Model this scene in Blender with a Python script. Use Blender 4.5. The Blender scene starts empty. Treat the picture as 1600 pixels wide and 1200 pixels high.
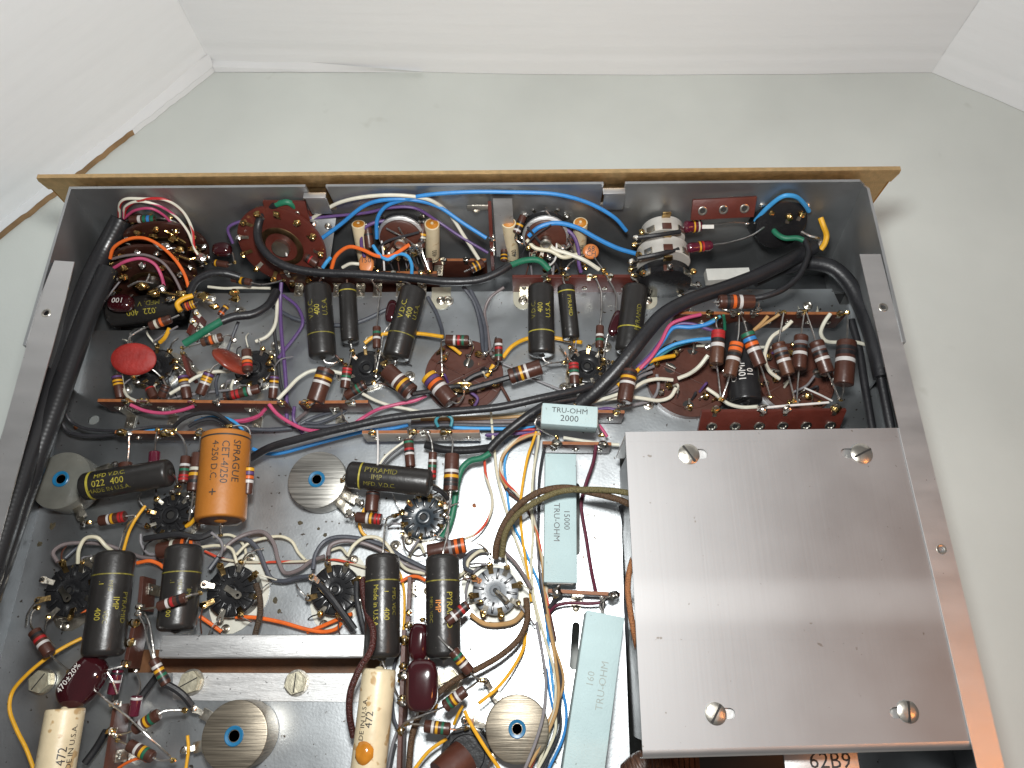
import bpy, bmesh, math, random
import numpy as np
from mathutils import Vector, Matrix, noise
from mathutils.geometry import tessellate_polygon
random.seed(7)
SC = bpy.context.scene
COL = SC.collection
U = 0.01                                   # all numbers below are centimetres

# ------------------------------------------------------------------ camera
F_PX = 1111.0                              # focal length for a 1600 px wide picture
CAM = np.array([2.500, -20.948, 31.566])
PITCH, YAW, ROLL = map(math.radians, (22.661, 1.943, -2.110))
def rot3(p, y, r):
    a = np.array([[1, 0, 0], [0, math.cos(p), -math.sin(p)], [0, math.sin(p), math.cos(p)]])
    b = np.array([[math.cos(y), -math.sin(y), 0], [math.sin(y), math.cos(y), 0], [0, 0, 1]])
    c = np.array([[math.cos(r), -math.sin(r), 0], [math.sin(r), math.cos(r), 0], [0, 0, 1]])
    return b @ a @ c
RM = rot3(PITCH, YAW, ROLL)
cd = bpy.data.cameras.new('camera'); co = bpy.data.objects.new('camera', cd); COL.objects.link(co)
cd.sensor_width = 36.0; cd.lens = 36.0 * F_PX / 1600.0; cd.clip_start = 0.005; cd.clip_end = 50
co.matrix_world = Matrix.Translation(Vector(CAM * U)) @ Matrix(RM.tolist()).to_4x4()
SC.camera = co

# ------------------------------------------------------------------ room light, flash, warm lamp, exposure
w = bpy.data.worlds.new('World'); SC.world = w; w.use_nodes = True
w.node_tree.nodes['Background'].inputs[0].default_value = (0.97, 0.98, 1.0, 1)
w.node_tree.nodes['Background'].inputs[1].default_value = 0.15
def lamp(name, kind, loc, power, color, size, aim=None):
    l = bpy.data.lights.new(name, kind); l.energy = power; l.color = color
    if kind == 'AREA': l.shape = 'DISK'; l.size = size * U
    else: l.shadow_soft_size = size * U
    o = bpy.data.objects.new(name, l); COL.objects.link(o); o.location = Vector(loc) * U
    if aim is not None:
        o.rotation_euler = (Vector(aim) - Vector(loc)).to_track_quat('-Z', 'Y').to_euler()
    return o
FLASH = (2.1, -15.6, 32.6)
lamp('flash_lamp', 'POINT', FLASH, 5.8, (0.99, 1.0, 0.985), 1.6)
lamp('warm_lamp', 'AREA', (40.5, -31, 42), 0.36, (1.0, 0.34, 0.08), 9.0, (18, -26, 4))
SC.view_settings.view_transform = 'Standard'; SC.view_settings.look = 'None'
SC.view_settings.exposure = 0.0; SC.view_settings.gamma = 1.0

# ------------------------------------------------------------------ picture point -> place on a level plane
def at(u, v, z=0.0):
    d = RM @ np.array([(u - 800) / F_PX, -(v - 600) / F_PX, -1.0])
    return CAM + d * ((z - CAM[2]) / d[2])
def A(p): return at(*p) if len(p) == 3 else at(p[0], p[1], 0)
def cm(px, p):                             # picture pixels -> cm at a world point
    q = RM.T @ (np.asarray(p) - CAM)
    return px * (-q[2]) / F_PX
def nrm(a):
    a = np.asarray(a, float); l = np.linalg.norm(a)
    return a / l if l > 1e-9 else a
def facing(p, ax):                         # unit vector across ax that looks to the camera side
    v = CAM - np.asarray(p); ax = nrm(ax); v = v - ax * v.dot(ax)
    return nrm(v)

# ------------------------------------------------------------------ materials
MATS = {}
def mat(name, col, rough=0.5, metal=0.0, var=0.12, vscale=60, bump=0.0, bscale=300, stretch=None, spec=0.5, speck=None, coat=0.0, rvar=0.1, rot=0.0):
    if name in MATS: return MATS[name]
    m = bpy.data.materials.new(name); m.use_nodes = True; nt = m.node_tree; N = nt.nodes; L = nt.links
    b = N['Principled BSDF']; b.inputs['Roughness'].default_value = rough; b.inputs['Metallic'].default_value = metal
    b.inputs['Specular IOR Level'].default_value = spec; b.inputs['Coat Weight'].default_value = coat; b.inputs['Coat Roughness'].default_value = 0.12
    tc = N.new('ShaderNodeTexCoord'); mp = N.new('ShaderNodeMapping'); L.new(tc.outputs['Object'], mp.inputs[0])
    if stretch: mp.inputs['Scale'].default_value = stretch
    mp.inputs['Rotation'].default_value = (0, 0, rot)
    n1 = N.new('ShaderNodeTexNoise'); n1.inputs['Scale'].default_value = vscale; n1.inputs['Detail'].default_value = 5; L.new(mp.outputs[0], n1.inputs[0])
    cr = N.new('ShaderNodeValToRGB'); c = np.array(col)
    cr.color_ramp.elements[0].position = 0.3; cr.color_ramp.elements[1].position = 0.7
    cr.color_ramp.elements[0].color = (*np.clip(c * (1 - var), 0, 1), 1); cr.color_ramp.elements[1].color = (*np.clip(c * (1 + var), 0, 1), 1)
    L.new(n1.outputs['Fac'], cr.inputs[0]); out = cr.outputs[0]
    if speck:                              # (colour, scale, threshold) dirt flecks
        n2 = N.new('ShaderNodeTexNoise'); n2.inputs['Scale'].default_value = speck[1]; n2.inputs['Detail'].default_value = 2; L.new(tc.outputs['Object'], n2.inputs[0])
        r2 = N.new('ShaderNodeValToRGB'); r2.color_ramp.elements[0].position = speck[2]; r2.color_ramp.elements[1].position = min(speck[2] + 0.05, 1)
        L.new(n2.outputs['Fac'], r2.inputs[0]); mx = N.new('ShaderNodeMix'); mx.data_type = 'RGBA'
        L.new(r2.outputs[0], mx.inputs[0]); L.new(out, mx.inputs[6]); mx.inputs[7].default_value = (*speck[0], 1); out = mx.outputs[2]
    L.new(out, b.inputs['Base Color'])
    if rvar:
        mr = N.new('ShaderNodeMapRange'); mr.inputs[3].default_value = max(rough - rvar, 0.03); mr.inputs[4].default_value = min(rough + rvar, 1)
        L.new(n1.outputs['Fac'], mr.inputs[0]); L.new(mr.outputs[0], b.inputs['Roughness'])
    if bump:
        n3 = N.new('ShaderNodeTexNoise'); n3.inputs['Scale'].default_value = bscale; n3.inputs['Detail'].default_value = 4; L.new(mp.outputs[0], n3.inputs[0])
        bp = N.new('ShaderNodeBump'); bp.inputs['Strength'].default_value = bump; bp.inputs['Distance'].default_value = 0.001
        L.new(n3.outputs['Fac'], bp.inputs['Height']); L.new(bp.outputs[0], b.inputs['Normal'])
    MATS[name] = m; return m
def uvmat(name, c1, c2, kind, rough=0.45):  # wires with a tracer stripe, braid, ribbed sleeve: pattern follows the tube
    if name in MATS: return MATS[name]
    m = bpy.data.materials.new(name); m.use_nodes = True; nt = m.node_tree; N = nt.nodes; L = nt.links
    b = N['Principled BSDF']; b.inputs['Roughness'].default_value = rough
    tc = N.new('ShaderNodeTexCoord'); mp = N.new('ShaderNodeMapping'); L.new(tc.outputs['UV'], mp.inputs[0])
    mx = N.new('ShaderNodeMix'); mx.data_type = 'RGBA'; mx.inputs[6].default_value = (*c1, 1); mx.inputs[7].default_value = (*c2, 1)
    if kind == 'tracer':
        wv = N.new('ShaderNodeTexWave'); wv.wave_type = 'BANDS'; wv.bands_direction = 'DIAGONAL'; wv.inputs['Scale'].default_value = 1.0
        mp.inputs['Scale'].default_value = (0.22, 0.3142, 0); mp.inputs['Rotation'].default_value = (0, 0, 0); L.new(mp.outputs[0], wv.inputs[0])
        r = N.new('ShaderNodeValToRGB'); r.color_ramp.elements[0].position = 0.72; r.color_ramp.elements[1].position = 0.78
        L.new(wv.outputs['Fac'], r.inputs[0]); L.new(r.outputs[0], mx.inputs[0])
    elif kind == 'braid':
        ck = N.new('ShaderNodeTexVoronoi'); ck.inputs['Scale'].default_value = 1.0; mp.inputs['Scale'].default_value = (22, 9, 1); mp.inputs['Rotation'].default_value = (0, 0, 0.6)
        L.new(mp.outputs[0], ck.inputs[0]); L.new(ck.outputs['Distance'], mx.inputs[0])
        bp = N.new('ShaderNodeBump'); bp.inputs['Strength'].default_value = 0.7; bp.inputs['Distance'].default_value = 0.0006; bp.invert = True
        L.new(ck.outputs['Distance'], bp.inputs['Height']); L.new(bp.outputs[0], b.inputs['Normal'])
    elif kind == 'ribbed':
        wv = N.new('ShaderNodeTexWave'); wv.bands_direction = 'X'; wv.inputs['Scale'].default_value = 1.6; L.new(mp.outputs[0], wv.inputs[0])
        mx.inputs[0].default_value = 0.2
        bp = N.new('ShaderNodeBump'); bp.inputs['Strength'].default_value = 0.06; bp.inputs['Distance'].default_value = 0.0003
        L.new(wv.outputs['Fac'], bp.inputs['Height']); L.new(bp.outputs[0], b.inputs['Normal'])
    L.new(mx.outputs[2], b.inputs['Base Color']); MATS[name] = m; return m
def plain(name, col, rough=0.42, var=0.1, **k): return mat(name, col, rough, 0, var, 250, 0.12, 900, **k)

COLR = dict(black=(.014, .014, .016), brown=(.07, .022, .012), red=(.42, .018, .02), orange=(.72, .13, .015), yellow=(.70, .36, .015),
    green=(.012, .14, .075), blue=(.03, .22, .55), violet=(.10, .05, .17), grey=(.2, .19, .2), white=(.62, .60, .5), silver=(.62, .6, .58),
    cream=(.60, .56, .42), pink=(.46, .06, .15), teal=(.03, .2, .25), maroon=(.1, .012, .03), olive=(.3, .2, .04), dark=(.03, .03, .034),
    lightblue=(.05, .3, .62), slate=(.06, .065, .08), taupe=(.16, .13, .13), body=(.055, .020, .013), tan=(.42, .25, .1), gold=(.72, .42, .1))
def wm(c): return plain('wire_' + c, tuple(.9 * q for q in COLR[c]), 0.5)
M = dict(
    tin=mat('tinned_lead', (.62, .60, .57), .3, 1, .2, 300, .2, 700),
    solder=mat('solder', (.66, .63, .58), .2, 1, .3, 300, .35, 500),
    flux=mat('rosin_solder', (.62, .42, .16), .18, 1, .45, 260, .35, 500),
    lug=mat('plated_lug', (.58, .54, .46), .32, 1, .25, 200, .2, 600),
    brass=mat('brass_lug', (.34, .23, .10), .3, 1, .35, 200, .2, 500),
    eyelet=mat('eyelet_plate', (.6, .58, .52), .3, 1, .2, 300),
    phen=mat('phenolic_brown', (.065, .020, .012), .45, 0, .2, 120, .1, 600),
    phen_lit=mat('phenolic_lit_edge', (.24, .08, .022), .6, 0, .2, 300, .2, 800),  # lit orange top edge of boards running across, painted into the colour
    phen_red=mat('phenolic_red', (.085, .016, .010), .45, 0, .15, 120, .1, 600),
    bake=mat('black_bakelite', (.012, .012, .013), .25, 0, .2, 100, .1, 500),
    bakeblue=mat('slate_bakelite', (.022, .03, .038), .3, 0, .2, 100, .1, 500),
    cap=mat('dark_cap_plastic', (.016, .0148, .014), .33, 0, .15, 90, .1, 500, speck=((.1, .09, .08), 900, .72)),
    ink=mat('yellow_ink', (.30, .255, .03), .5, 0, .3, 500),
    inkdim=mat('worn_yellow_ink', (.15, .13, .02), .5, 0, .5, 700),
    inkor=mat('orange_ink', (.55, .2, .03), .5, 0, .3, 500),
    inkblack=mat('black_ink', (.02, .02, .02), .5, 0, .2, 500),
    inkgrey=mat('faded_ink', (.25, .28, .26), .6, 0, .2, 500),
    inkwhite=mat('white_ink', (.6, .58, .55), .5, 0, .2, 500),
    maroon=mat('dipped_maroon', (.030, .004, .006), .12, 0, .2, 60, .05, 150, coat=.5),
    rubber=mat('black_cable_jacket', (.012, .012, .014), .42, 0, .2, 100, .15, 700),
    alu=mat('brushed_aluminium', (.64, .63, .62), .46, 1, .05, 40, .05, 1500, stretch=(1, 3, 1), rvar=.06, speck=((.3, .28, .26), 700, .74)),
    zinc=mat('zinc_plated_steel', (.52, .545, .56), .375, 1, .20, 38, .05, 900, rvar=.05, speck=((.12, .10, .085), 380, .68)),
    wall=mat('dull_chassis_plate', (.44, .45, .455), .52, 1, .10, 50, .05, 600, rvar=.06),
    goldp=mat('gold_anodised', (.70, .48, .24), .42, 1, .1, 400, .4, 2500),
    screw=mat('screw_steel', (.55, .52, .46), .33, 1, .2, 200, .15, 500),
    dark=mat('dark_recess', (.012, .011, .010), .7, 0, .2, 100),
    ceram=mat('blue_grey_ceramic', (.37, .47, .475), .75, 0, .05, 80, .25, 1500, speck=((.2, .24, .23), 500, .73)),
    wax=mat('cream_paper_tube', (.56, .47, .31), .38, 0, .12, 100, .1, 500, speck=((.40, .27, .13), 220, .62)),
    amber=mat('amber_resin', (.42, .16, .015), .15, 0, .3, 150, .1, 200),
    whitep=mat('white_ceramic', (.55, .54, .5), .5, 0, .1, 80, .15, 600),
    bluep=mat('blue_plastic', (.012, .13, .27), .35, 0, .1, 100),
)

def brushed(name, col, rough, aniso):
    m = mat(name, col, rough, 1, .09, 28, 0, speck=((.24, .22, .2), 420, .735), rvar=.09); nt = m.node_tree; b = nt.nodes['Principled BSDF']
    b.inputs['Anisotropic'].default_value = aniso; cx = nt.nodes.new('ShaderNodeCombineXYZ'); cx.inputs[1].default_value = 1.0
    nt.links.new(cx.outputs[0], b.inputs['Tangent'])
    tc = nt.nodes.new('ShaderNodeTexCoord'); mp = nt.nodes.new('ShaderNodeMapping'); mp.inputs['Scale'].default_value = (900, 14, 14); nt.links.new(tc.outputs['Object'], mp.inputs[0])
    n = nt.nodes.new('ShaderNodeTexNoise'); n.inputs['Scale'].default_value = 1; n.inputs['Detail'].default_value = 3; nt.links.new(mp.outputs[0], n.inputs[0])
    bp = nt.nodes.new('ShaderNodeBump'); bp.inputs['Strength'].default_value = .06; bp.inputs['Distance'].default_value = .0003; nt.links.new(n.outputs['Fac'], bp.inputs['Height']); nt.links.new(bp.outputs[0], b.inputs['Normal'])
    b2 = nt.nodes.new('ShaderNodeBsdfAnisotropic'); b2.inputs['Color'].default_value = (.8, .79, .78, 1); b2.inputs['Roughness'].default_value = .40; b2.inputs['Anisotropy'].default_value = .95
    nt.links.new(cx.outputs[0], b2.inputs['Tangent']); nt.links.new(bp.outputs[0], b2.inputs['Normal'])
    ms = nt.nodes.new('ShaderNodeMixShader'); ms.inputs[0].default_value = .009; nt.links.new(b.outputs[0], ms.inputs[1]); nt.links.new(b2.outputs[0], ms.inputs[2])
    nt.links.new(ms.outputs[0], nt.nodes['Material Output'].inputs[0]); return m
M['lid'] = brushed('brushed_lid', (.375, .37, .37), .66, .3)

# ------------------------------------------------------------------ mesh building
class MB:
    def __init__(s): s.V = []; s.F = []; s.UV = {}
    def add(s, V, F, uv=None):
        o = len(s.V); s.V += [tuple(map(float, p)) for p in V]
        for k, f in enumerate(F):
            if uv is not None: s.UV[len(s.F)] = uv[k]
            s.F.append(tuple(i + o for i in f))
        return s
def smooth_path(P, k=6):
    P = [np.asarray(p, float) for p in P]
    if len(P) < 3: return P
    Q = [2 * P[0] - P[1]] + P + [2 * P[-1] - P[-2]]; out = []
    for i in range(1, len(Q) - 2):
        p0, p1, p2, p3 = Q[i - 1:i + 3]
        d = [max(np.linalg.norm(b - a), 1e-6) ** 0.5 for a, b in ((p0, p1), (p1, p2), (p2, p3))]
        t0 = 0; t1 = d[0]; t2 = t1 + d[1]; t3 = t2 + d[2]
        for j in range(k):
            t = t1 + (t2 - t1) * j / k
            a1 = (t1 - t) / (t1 - t0) * p0 + (t - t0) / (t1 - t0) * p1; a2 = (t2 - t) / (t2 - t1) * p1 + (t - t1) / (t2 - t1) * p2
            a3 = (t3 - t) / (t3 - t2) * p2 + (t - t2) / (t3 - t2) * p3
            b1 = (t2 - t) / (t2 - t0) * a1 + (t - t0) / (t2 - t0) * a2; b2 = (t3 - t) / (t3 - t1) * a2 + (t - t1) / (t3 - t1) * a3
            out.append((t2 - t) / (t2 - t1) * b1 + (t - t1) / (t2 - t1) * b2)
    out.append(P[-1]); return out
def tube(mb, P, r, n=8, r1=None, wob=0.0):
    P = [np.asarray(p, float) for p in P]; m = len(P); V = []; F = []; UV = []
    T = [nrm(P[min(i + 1, m - 1)] - P[max(i - 1, 0)]) for i in range(m)]
    a = np.array([0, 0, 1.0]); a = a if abs(T[0].dot(a)) < .9 else np.array([1.0, 0, 0])
    X = nrm(np.cross(T[0], a)); L = [0]
    for i in range(1, m): L.append(L[-1] + np.linalg.norm(P[i] - P[i - 1]))
    for i in range(m):
        X = nrm(X - T[i] * X.dot(T[i])); Y = np.cross(T[i], X)
        rr = r if r1 is None else r + (r1 - r) * i / (m - 1)
        if wob: rr *= 1 + wob * noise.noise(Vector((L[i] * 1.3, r * 50, P[0][0])))
        for j in range(n):
            t = 2 * math.pi * j / n; V.append(P[i] + rr * (X * math.cos(t) + Y * math.sin(t)))
    for i in range(m - 1):
        for j in range(n):
            F.append((i * n + j, i * n + (j + 1) % n, (i + 1) * n + (j + 1) % n, (i + 1) * n + j))
            UV.append([(L[i], j / n), (L[i], (j + 1) / n), (L[i + 1], (j + 1) / n), (L[i + 1], j / n)])
    F.append(tuple(range(n))[::-1]); UV.append([(0, 0)] * n); F.append(tuple(range((m - 1) * n, m * n))); UV.append([(0, 0)] * n)
    return mb.add(V, F, UV)
def lathe(mb, P0, ax, prof, n=18, closed=True):      # prof: (distance along ax, radius)
    ax = nrm(ax); a = np.array([0, 0, 1.0]); a = a if abs(ax.dot(a)) < .9 else np.array([1.0, 0, 0])
    X = nrm(np.cross(ax, a)); Y = np.cross(ax, X); V = []; F = []; UV = []
    for (t, r) in prof:
        for j in range(n):
            q = 2 * math.pi * j / n; V.append(np.asarray(P0) + ax * t + r * (X * math.cos(q) + Y * math.sin(q)))
    for i in range(len(prof) - 1):
        for j in range(n):
            F.append((i * n + j, i * n + (j + 1) % n, (i + 1) * n + (j + 1) % n, (i + 1) * n + j))
    if closed: F.append(tuple(range(n))[::-1]); F.append(tuple(range((len(prof) - 1) * n, len(prof) * n)))
    return mb.add(V, F)
def bev_box(mb, c, X, Y, Z, bev=0.0):                # half vectors
    c = np.asarray(c, float); X, Y, Z = (np.asarray(q, float) for q in (X, Y, Z))
    b = bmesh.new(); bmesh.ops.create_cube(b, size=2)
    L = [np.linalg.norm(q) for q in (X, Y, Z)]
    for v in b.verts: v.co = Vector((v.co[0] * L[0], v.co[1] * L[1], v.co[2] * L[2]))
    if bev: bmesh.ops.bevel(b, geom=b.edges[:], offset=bev, segments=2, profile=.5, affect='EDGES')
    ux, uy, uz = nrm(X), nrm(Y), nrm(Z); b.verts.index_update()
    V = [c + ux * v.co[0] + uy * v.co[1] + uz * v.co[2] for v in b.verts]; F = [tuple(v.index for v in f.verts) for f in b.faces]
    b.free(); return mb.add(V, F)
def prism(mb, poly, dirv, holes=()):                 # 3D outline swept by dirv, with holes cut through
    loops = [[np.asarray(p, float) for p in poly]] + [[np.asarray(p, float) for p in h] for h in holes]
    flat = [p for l in loops for p in l]; d = np.asarray(dirv, float)
    tri = tessellate_polygon([[Vector(p) for p in l] for l in loops])
    nf = len(flat); V = flat + [p + d for p in flat]
    nn = np.zeros(3)
    for t in tri[:1]: nn = np.cross(flat[t[1]] - flat[t[0]], flat[t[2]] - flat[t[0]])
    F = []
    for t in tri:
        n_ = np.cross(flat[t[1]] - flat[t[0]], flat[t[2]] - flat[t[0]])
        t = t if n_.dot(d) < 0 else t[::-1]
        F.append(tuple(t)); F.append(tuple(i + nf for i in t[::-1]))
    o = 0
    for l in loops:
        k = len(l)
        for i in range(k): F.append((o + i, o + (i + 1) % k, nf + o + (i + 1) % k, nf + o + i))
        o += k
    return mb.add(V, F)
def circ(c, X, Y, r, n=14, r2=None): return [np.asarray(c) + np.asarray(X) * r * math.cos(2 * math.pi * i / n) + np.asarray(Y) * (r2 or r) * math.sin(2 * math.pi * i / n) for i in range(n)]
def blob(mb, c, r, sq=(1, 1, 1), amp=.25, sub=2, X=(1, 0, 0), Y=(0, 1, 0), Z=(0, 0, 1), pw=1.0):
    b = bmesh.new(); bmesh.ops.create_icosphere(b, subdivisions=sub, radius=1); c = np.asarray(c, float); V = []
    for v in b.verts:
        p = np.array(v.co); k = 1 + amp * noise.noise(Vector(p * 1.4) + Vector(c * 3.1))
        if pw != 1: p = np.sign(p) * np.abs(p) ** pw
        p = p * k * r * np.array(sq); V.append(c + np.asarray(X) * p[0] + np.asarray(Y) * p[1] + np.asarray(Z) * p[2])
    F = [tuple(v.index for v in f.verts) for f in b.faces]; b.free(); return mb.add(V, F)
def link(name, mb, m, parent=None, org=None, flat=False, fix=False):
    me = bpy.data.meshes.new(name)
    o_ = np.array(parent['_o'] if parent is not None else (org if org is not None else (0, 0, 0)), float)
    me.from_pydata([tuple((np.array(v) - o_) * U) for v in mb.V], [], mb.F)
    if mb.UV:
        uv = me.uv_layers.new(name='uv'); k = 0
        for i, p in enumerate(me.polygons):
            q = mb.UV.get(i)
            for j in range(p.loop_total):
                if q: uv.data[p.loop_start + j].uv = q[j]
    if fix:
        b = bmesh.new(); b.from_mesh(me); bmesh.ops.recalc_face_normals(b, faces=b.faces[:]); b.to_mesh(me); b.free()
    me.materials.append(m)
    if not flat: me.shade_smooth(); me.set_sharp_from_angle(angle=math.radians(38))
    o = bpy.data.objects.new(name, me); COL.objects.link(o)
    o['_o'] = tuple(map(float, o_))
    if parent is not None: o.parent = parent
    else: o.location = Vector(o_) * U
    return o
def tag(o, label, cat, group=None):
    o['label'] = label; o['category'] = cat
    if group: o['group'] = group
    return o
def thing(name, label, cat, org, group=None):
    o = bpy.data.objects.new(name, None); COL.objects.link(o); o.empty_display_size = 0.005
    o['_o'] = tuple(map(float, org)); o.location = Vector(org) * U
    return tag(o, label, cat, group)
def struct(name, mb, m, **k):
    o = link(name, mb, m, **k); o['kind'] = 'structure'; return o

# ------------------------------------------------------------------ lettering
_TX = {}
def text2d(s, h, wide=1.0):
    key = (s, h, wide)
    if key in _TX: return _TX[key]
    cu = bpy.data.curves.new('lettering', 'FONT'); cu.body = s; cu.size = h * 1.38; cu.resolution_u = 2; cu.align_x = 'CENTER'; cu.align_y = 'CENTER'
    ob = bpy.data.objects.new('lettering', cu); COL.objects.link(ob)
    dg = bpy.context.evaluated_depsgraph_get(); me = ob.evaluated_get(dg).to_mesh()
    b = bmesh.new(); b.from_mesh(me); ob.evaluated_get(dg).to_mesh_clear()
    bpy.data.objects.remove(ob); bpy.data.curves.remove(cu)
    bmesh.ops.triangulate(b, faces=b.faces[:])
    for k in (-.25, 0, .25):
        bmesh.ops.bisect_plane(b, geom=b.verts[:] + b.edges[:] + b.faces[:], plane_co=(0, k * h, 0), plane_no=(0, 1, 0))
    b.verts.index_update()
    V = [(v.co.x * wide, v.co.y) for v in b.verts]; F = [tuple(v.index for v in f.verts) for f in b.faces]; b.free()
    _TX[key] = (V, F); return V, F
def print_flat(parent, s, c, d, up, h, m, lift=.012, wide=1.0):
    V, F = text2d(s, h, wide); n = np.cross(d, up); mb = MB()
    mb.add([np.asarray(c) + np.asarray(d) * x + np.asarray(up) * y + n * lift for x, y in V], F)
    return link('lettering', mb, m, parent, flat=True)
def print_round(parent, s, c, d, n, r, h, m, off=0.0, lift=.02, wide=1.0):   # c on the axis, d reading direction, n outward, off round the body
    V, F = text2d(s, h, wide); up = np.cross(n, d); mb = MB(); R_ = r + lift; P = []
    for x, y in V:
        f = (y + off) / r; P.append(np.asarray(c) + d * x + R_ * (n * math.cos(f) + up * math.sin(f)))
    mb.add(P, F); return link('lettering', mb, m, parent, flat=True)
# ================================================================== SETTING
ZT = -8.2                                  # table top, the chassis lies upside down above it
mb = MB(); prism(mb, [(-120, -90, ZT), (120, -90, ZT), (120, 90, ZT), (-120, 90, ZT)], (0, 0, -3))
M['table'] = mat('pale_green_laminate', (.64, .675, .64), .42, 0, .075, 9, .08, 600, speck=((.57, .60, .56), 40, .72))
struct('table_top', mb, M['table'])

# cardboard screen behind: three upright leaves and a turned-out foot
def tb(u, v): return at(u, v, ZT + .02)
M['card'] = mat('white_cardboard', (.85, .87, .885), .6, 0, .012, 14, .12, 60, stretch=(1, 1, 7))
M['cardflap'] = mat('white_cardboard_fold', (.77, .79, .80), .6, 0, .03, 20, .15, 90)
M['kraft'] = mat('torn_kraft_edge', (.27, .17, .085), .9, 0, .3, 60, .6, 300)
cA = tb(331, 103); cB = tb(1455, 113); cL = tb(-140, 468); cR = tb(1900, 300)
scr = thing('cardboard_screen', 'white corrugated cardboard screen standing round the back of the table', 'screen', (cA + cB) / 2)
def leaf(a, b, name, bow=0):
    d = nrm(b - a); n = np.array([-d[1], d[0], 0]); L = np.linalg.norm(b - a); mb = MB()
    # corrugated sheet: a fine grid whose surface ripples along the flutes
    NX, NZ, H = 26, 150, 40.0; V = []; F = []
    for i in range(NX + 1):
        for k in range(NZ + 1):
            z = H * (k / NZ); p = a + d * (L * i / NX) + np.array([0, 0, z])
            rip = .010 * math.sin(z * 2 * math.pi / .8) + .10 * noise.noise(Vector((i * .25, z * .12, L)))
            if 1.4 < z < 1.9: rip -= .05
            V.append(p - n * (rip + bow * math.sin(math.pi * i / NX) * max(0, 1 - z / 12)))
    for i in range(NX):
        for k in range(NZ): q = i * (NZ + 1) + k; F.append((q, q + NZ + 1, q + NZ + 2, q + 1))
    o = len(V); V += [a + n * .4, b + n * .4, b + n * .4 + np.array([0, 0, H]), a + n * .4 + np.array([0, 0, H])]
    F.append((o, o + 3, o + 2, o + 1)); mb.add(V, F)
    return link(name, mb, M['card'], scr)
leaf(cL, cA, 'panel'); leaf(cA, cB, 'panel', .5); leaf(cB, cR, 'panel')
def foot(pts_top, pts_low, zt, edge='kraft', fade=0, name='fold'):         # strip of board turned outwards along the bottom of a leaf
    mb = MB(); n = len(pts_top); V = []; F = []
    T = [at(u, v, zt + (ZT + .36 - zt) * fade * i / n) for i, (u, v) in enumerate(pts_top)]; B = [at(u, v, ZT + .35 - .3 * fade * i / n) for i, (u, v) in enumerate(pts_low)]
    for i in range(n): V += [T[i], B[i], B[i] - np.array([0, 0, .33 - .3 * fade * i / n])]
    for i in range(n - 1): F.append((3 * i, 3 * i + 1, 3 * i + 4, 3 * i + 3))
    mb.add(V, F); f = link(name, mb, M['cardflap'], scr)
    e = MB(); V2 = []; F2 = []
    for i in range(n):
        j = .10 * random.uniform(-1, 1) * min(1, (i + 1) / 9); V2 += [B[i] + np.array([0, 0, -.01 if not fade else 0]), B[i] + np.array([.05 + j * .3, -.14 + j * .5, -.33]) * (1 - fade * (i + .5) / n)]
    for i in range(n - 1): F2.append((2 * i, 2 * i + 1, 2 * i + 3, 2 * i + 2))
    e.add(V2, F2); link('torn_edge', e, M[edge], f)
def lin(a, b, n, jit=0): return [(a[0] + (b[0] - a[0]) * i / n, a[1] + (b[1] - a[1]) * i / n + jit * random.uniform(-1, 1)) for i in range(n + 1)]
kt, kb = lin((327, 84), (-140, 388), 60), lin((333, 104), (-140, 472), 60, 1.3)
foot(kt[:17], kb[:17], ZT + 1.1, 'cardflap'); foot(kt[16:], kb[16:], ZT + 1.1)
foot(lin((327, 84), (660, 112), 20), lin((333, 105), (660, 112.5), 20, .3), ZT + .8, 'cardflap', 1)

# ================================================================== CHASSIS
HX, HZ = 18.22, 5.2
ch = thing('chassis', 'upside down metal amplifier chassis with gold front panel lying open on the table', 'chassis', (0, -14, 0))
YD = at(800, 455, 0)[1]                    # back edge of the deck
def XY(u, v, z=0): p = at(u, v, z); return p
def hole(u, v, rx, ry, n=14, z=0):
    c = at(u, v, z); return circ(c, (1, 0, 0), (0, 1, 0), cm(rx, c), n, cm(ry, c))
def slot(u0, v0, u1, v1, rpx, z=0):
    a, b = at(u0, v0, z), at(u1, v1, z); d = nrm(b - a); p = np.array([-d[1], d[0], 0]); r = cm(rpx, a); P = []
    for k in range(7): t = math.pi * k / 6; P.append(b + r * (d * math.sin(t) + p * -math.cos(t) * -1) if False else b + r * (p * math.cos(t) + d * math.sin(t)))
    for k in range(7): t = math.pi * k / 6; P.append(a + r * (-p * math.cos(t) - d * math.sin(t)))
    return P[::-1]
yc = at(225, 516, 0)[1]; xc0 = at(152, 516, 0)[0]; xc1 = at(298, 490, 0)[0]
xg0 = at(968, 700, 0)[0]; yg0 = at(975, 690, 0)[1]
BX = HX + 1.35
deck_outline = [(-BX + .1, yc, 0), (xc1, yc, 0), (xc1, YD, 0), (at(1300, 451, 0)[0], YD, 0), (at(1312, 476, 0)[0], at(1312, 476, 0)[1], 0),
    (BX - .1, at(1312, 476, 0)[1], 0), (BX - .1, -29, 0), (-BX + .1, -29, 0)]
gap = [at(968, 700), at(975, 950), at(986, 1235), (14.5, at(986, 1235)[1], 0), (14.5, yg0, 0)]
holes = [hole(146, 656, 9, 8), slot(901, 760, 901, 862, 5), slot(900, 978, 896, 1040, 6), hole(1133, 655, 10, 10), gap[::-1]]
mb = MB(); prism(mb, deck_outline, (0, 0, -.12), holes)
link('deck', mb, M['zinc'], ch, fix=True)
M['wallshade'] = mat('shaded_inner_plate', (.13, .135, .14), .55, 1, .2, 50, .05, 500)  # chassis plate with shade painted in, for inner walls and sunken floor
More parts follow.
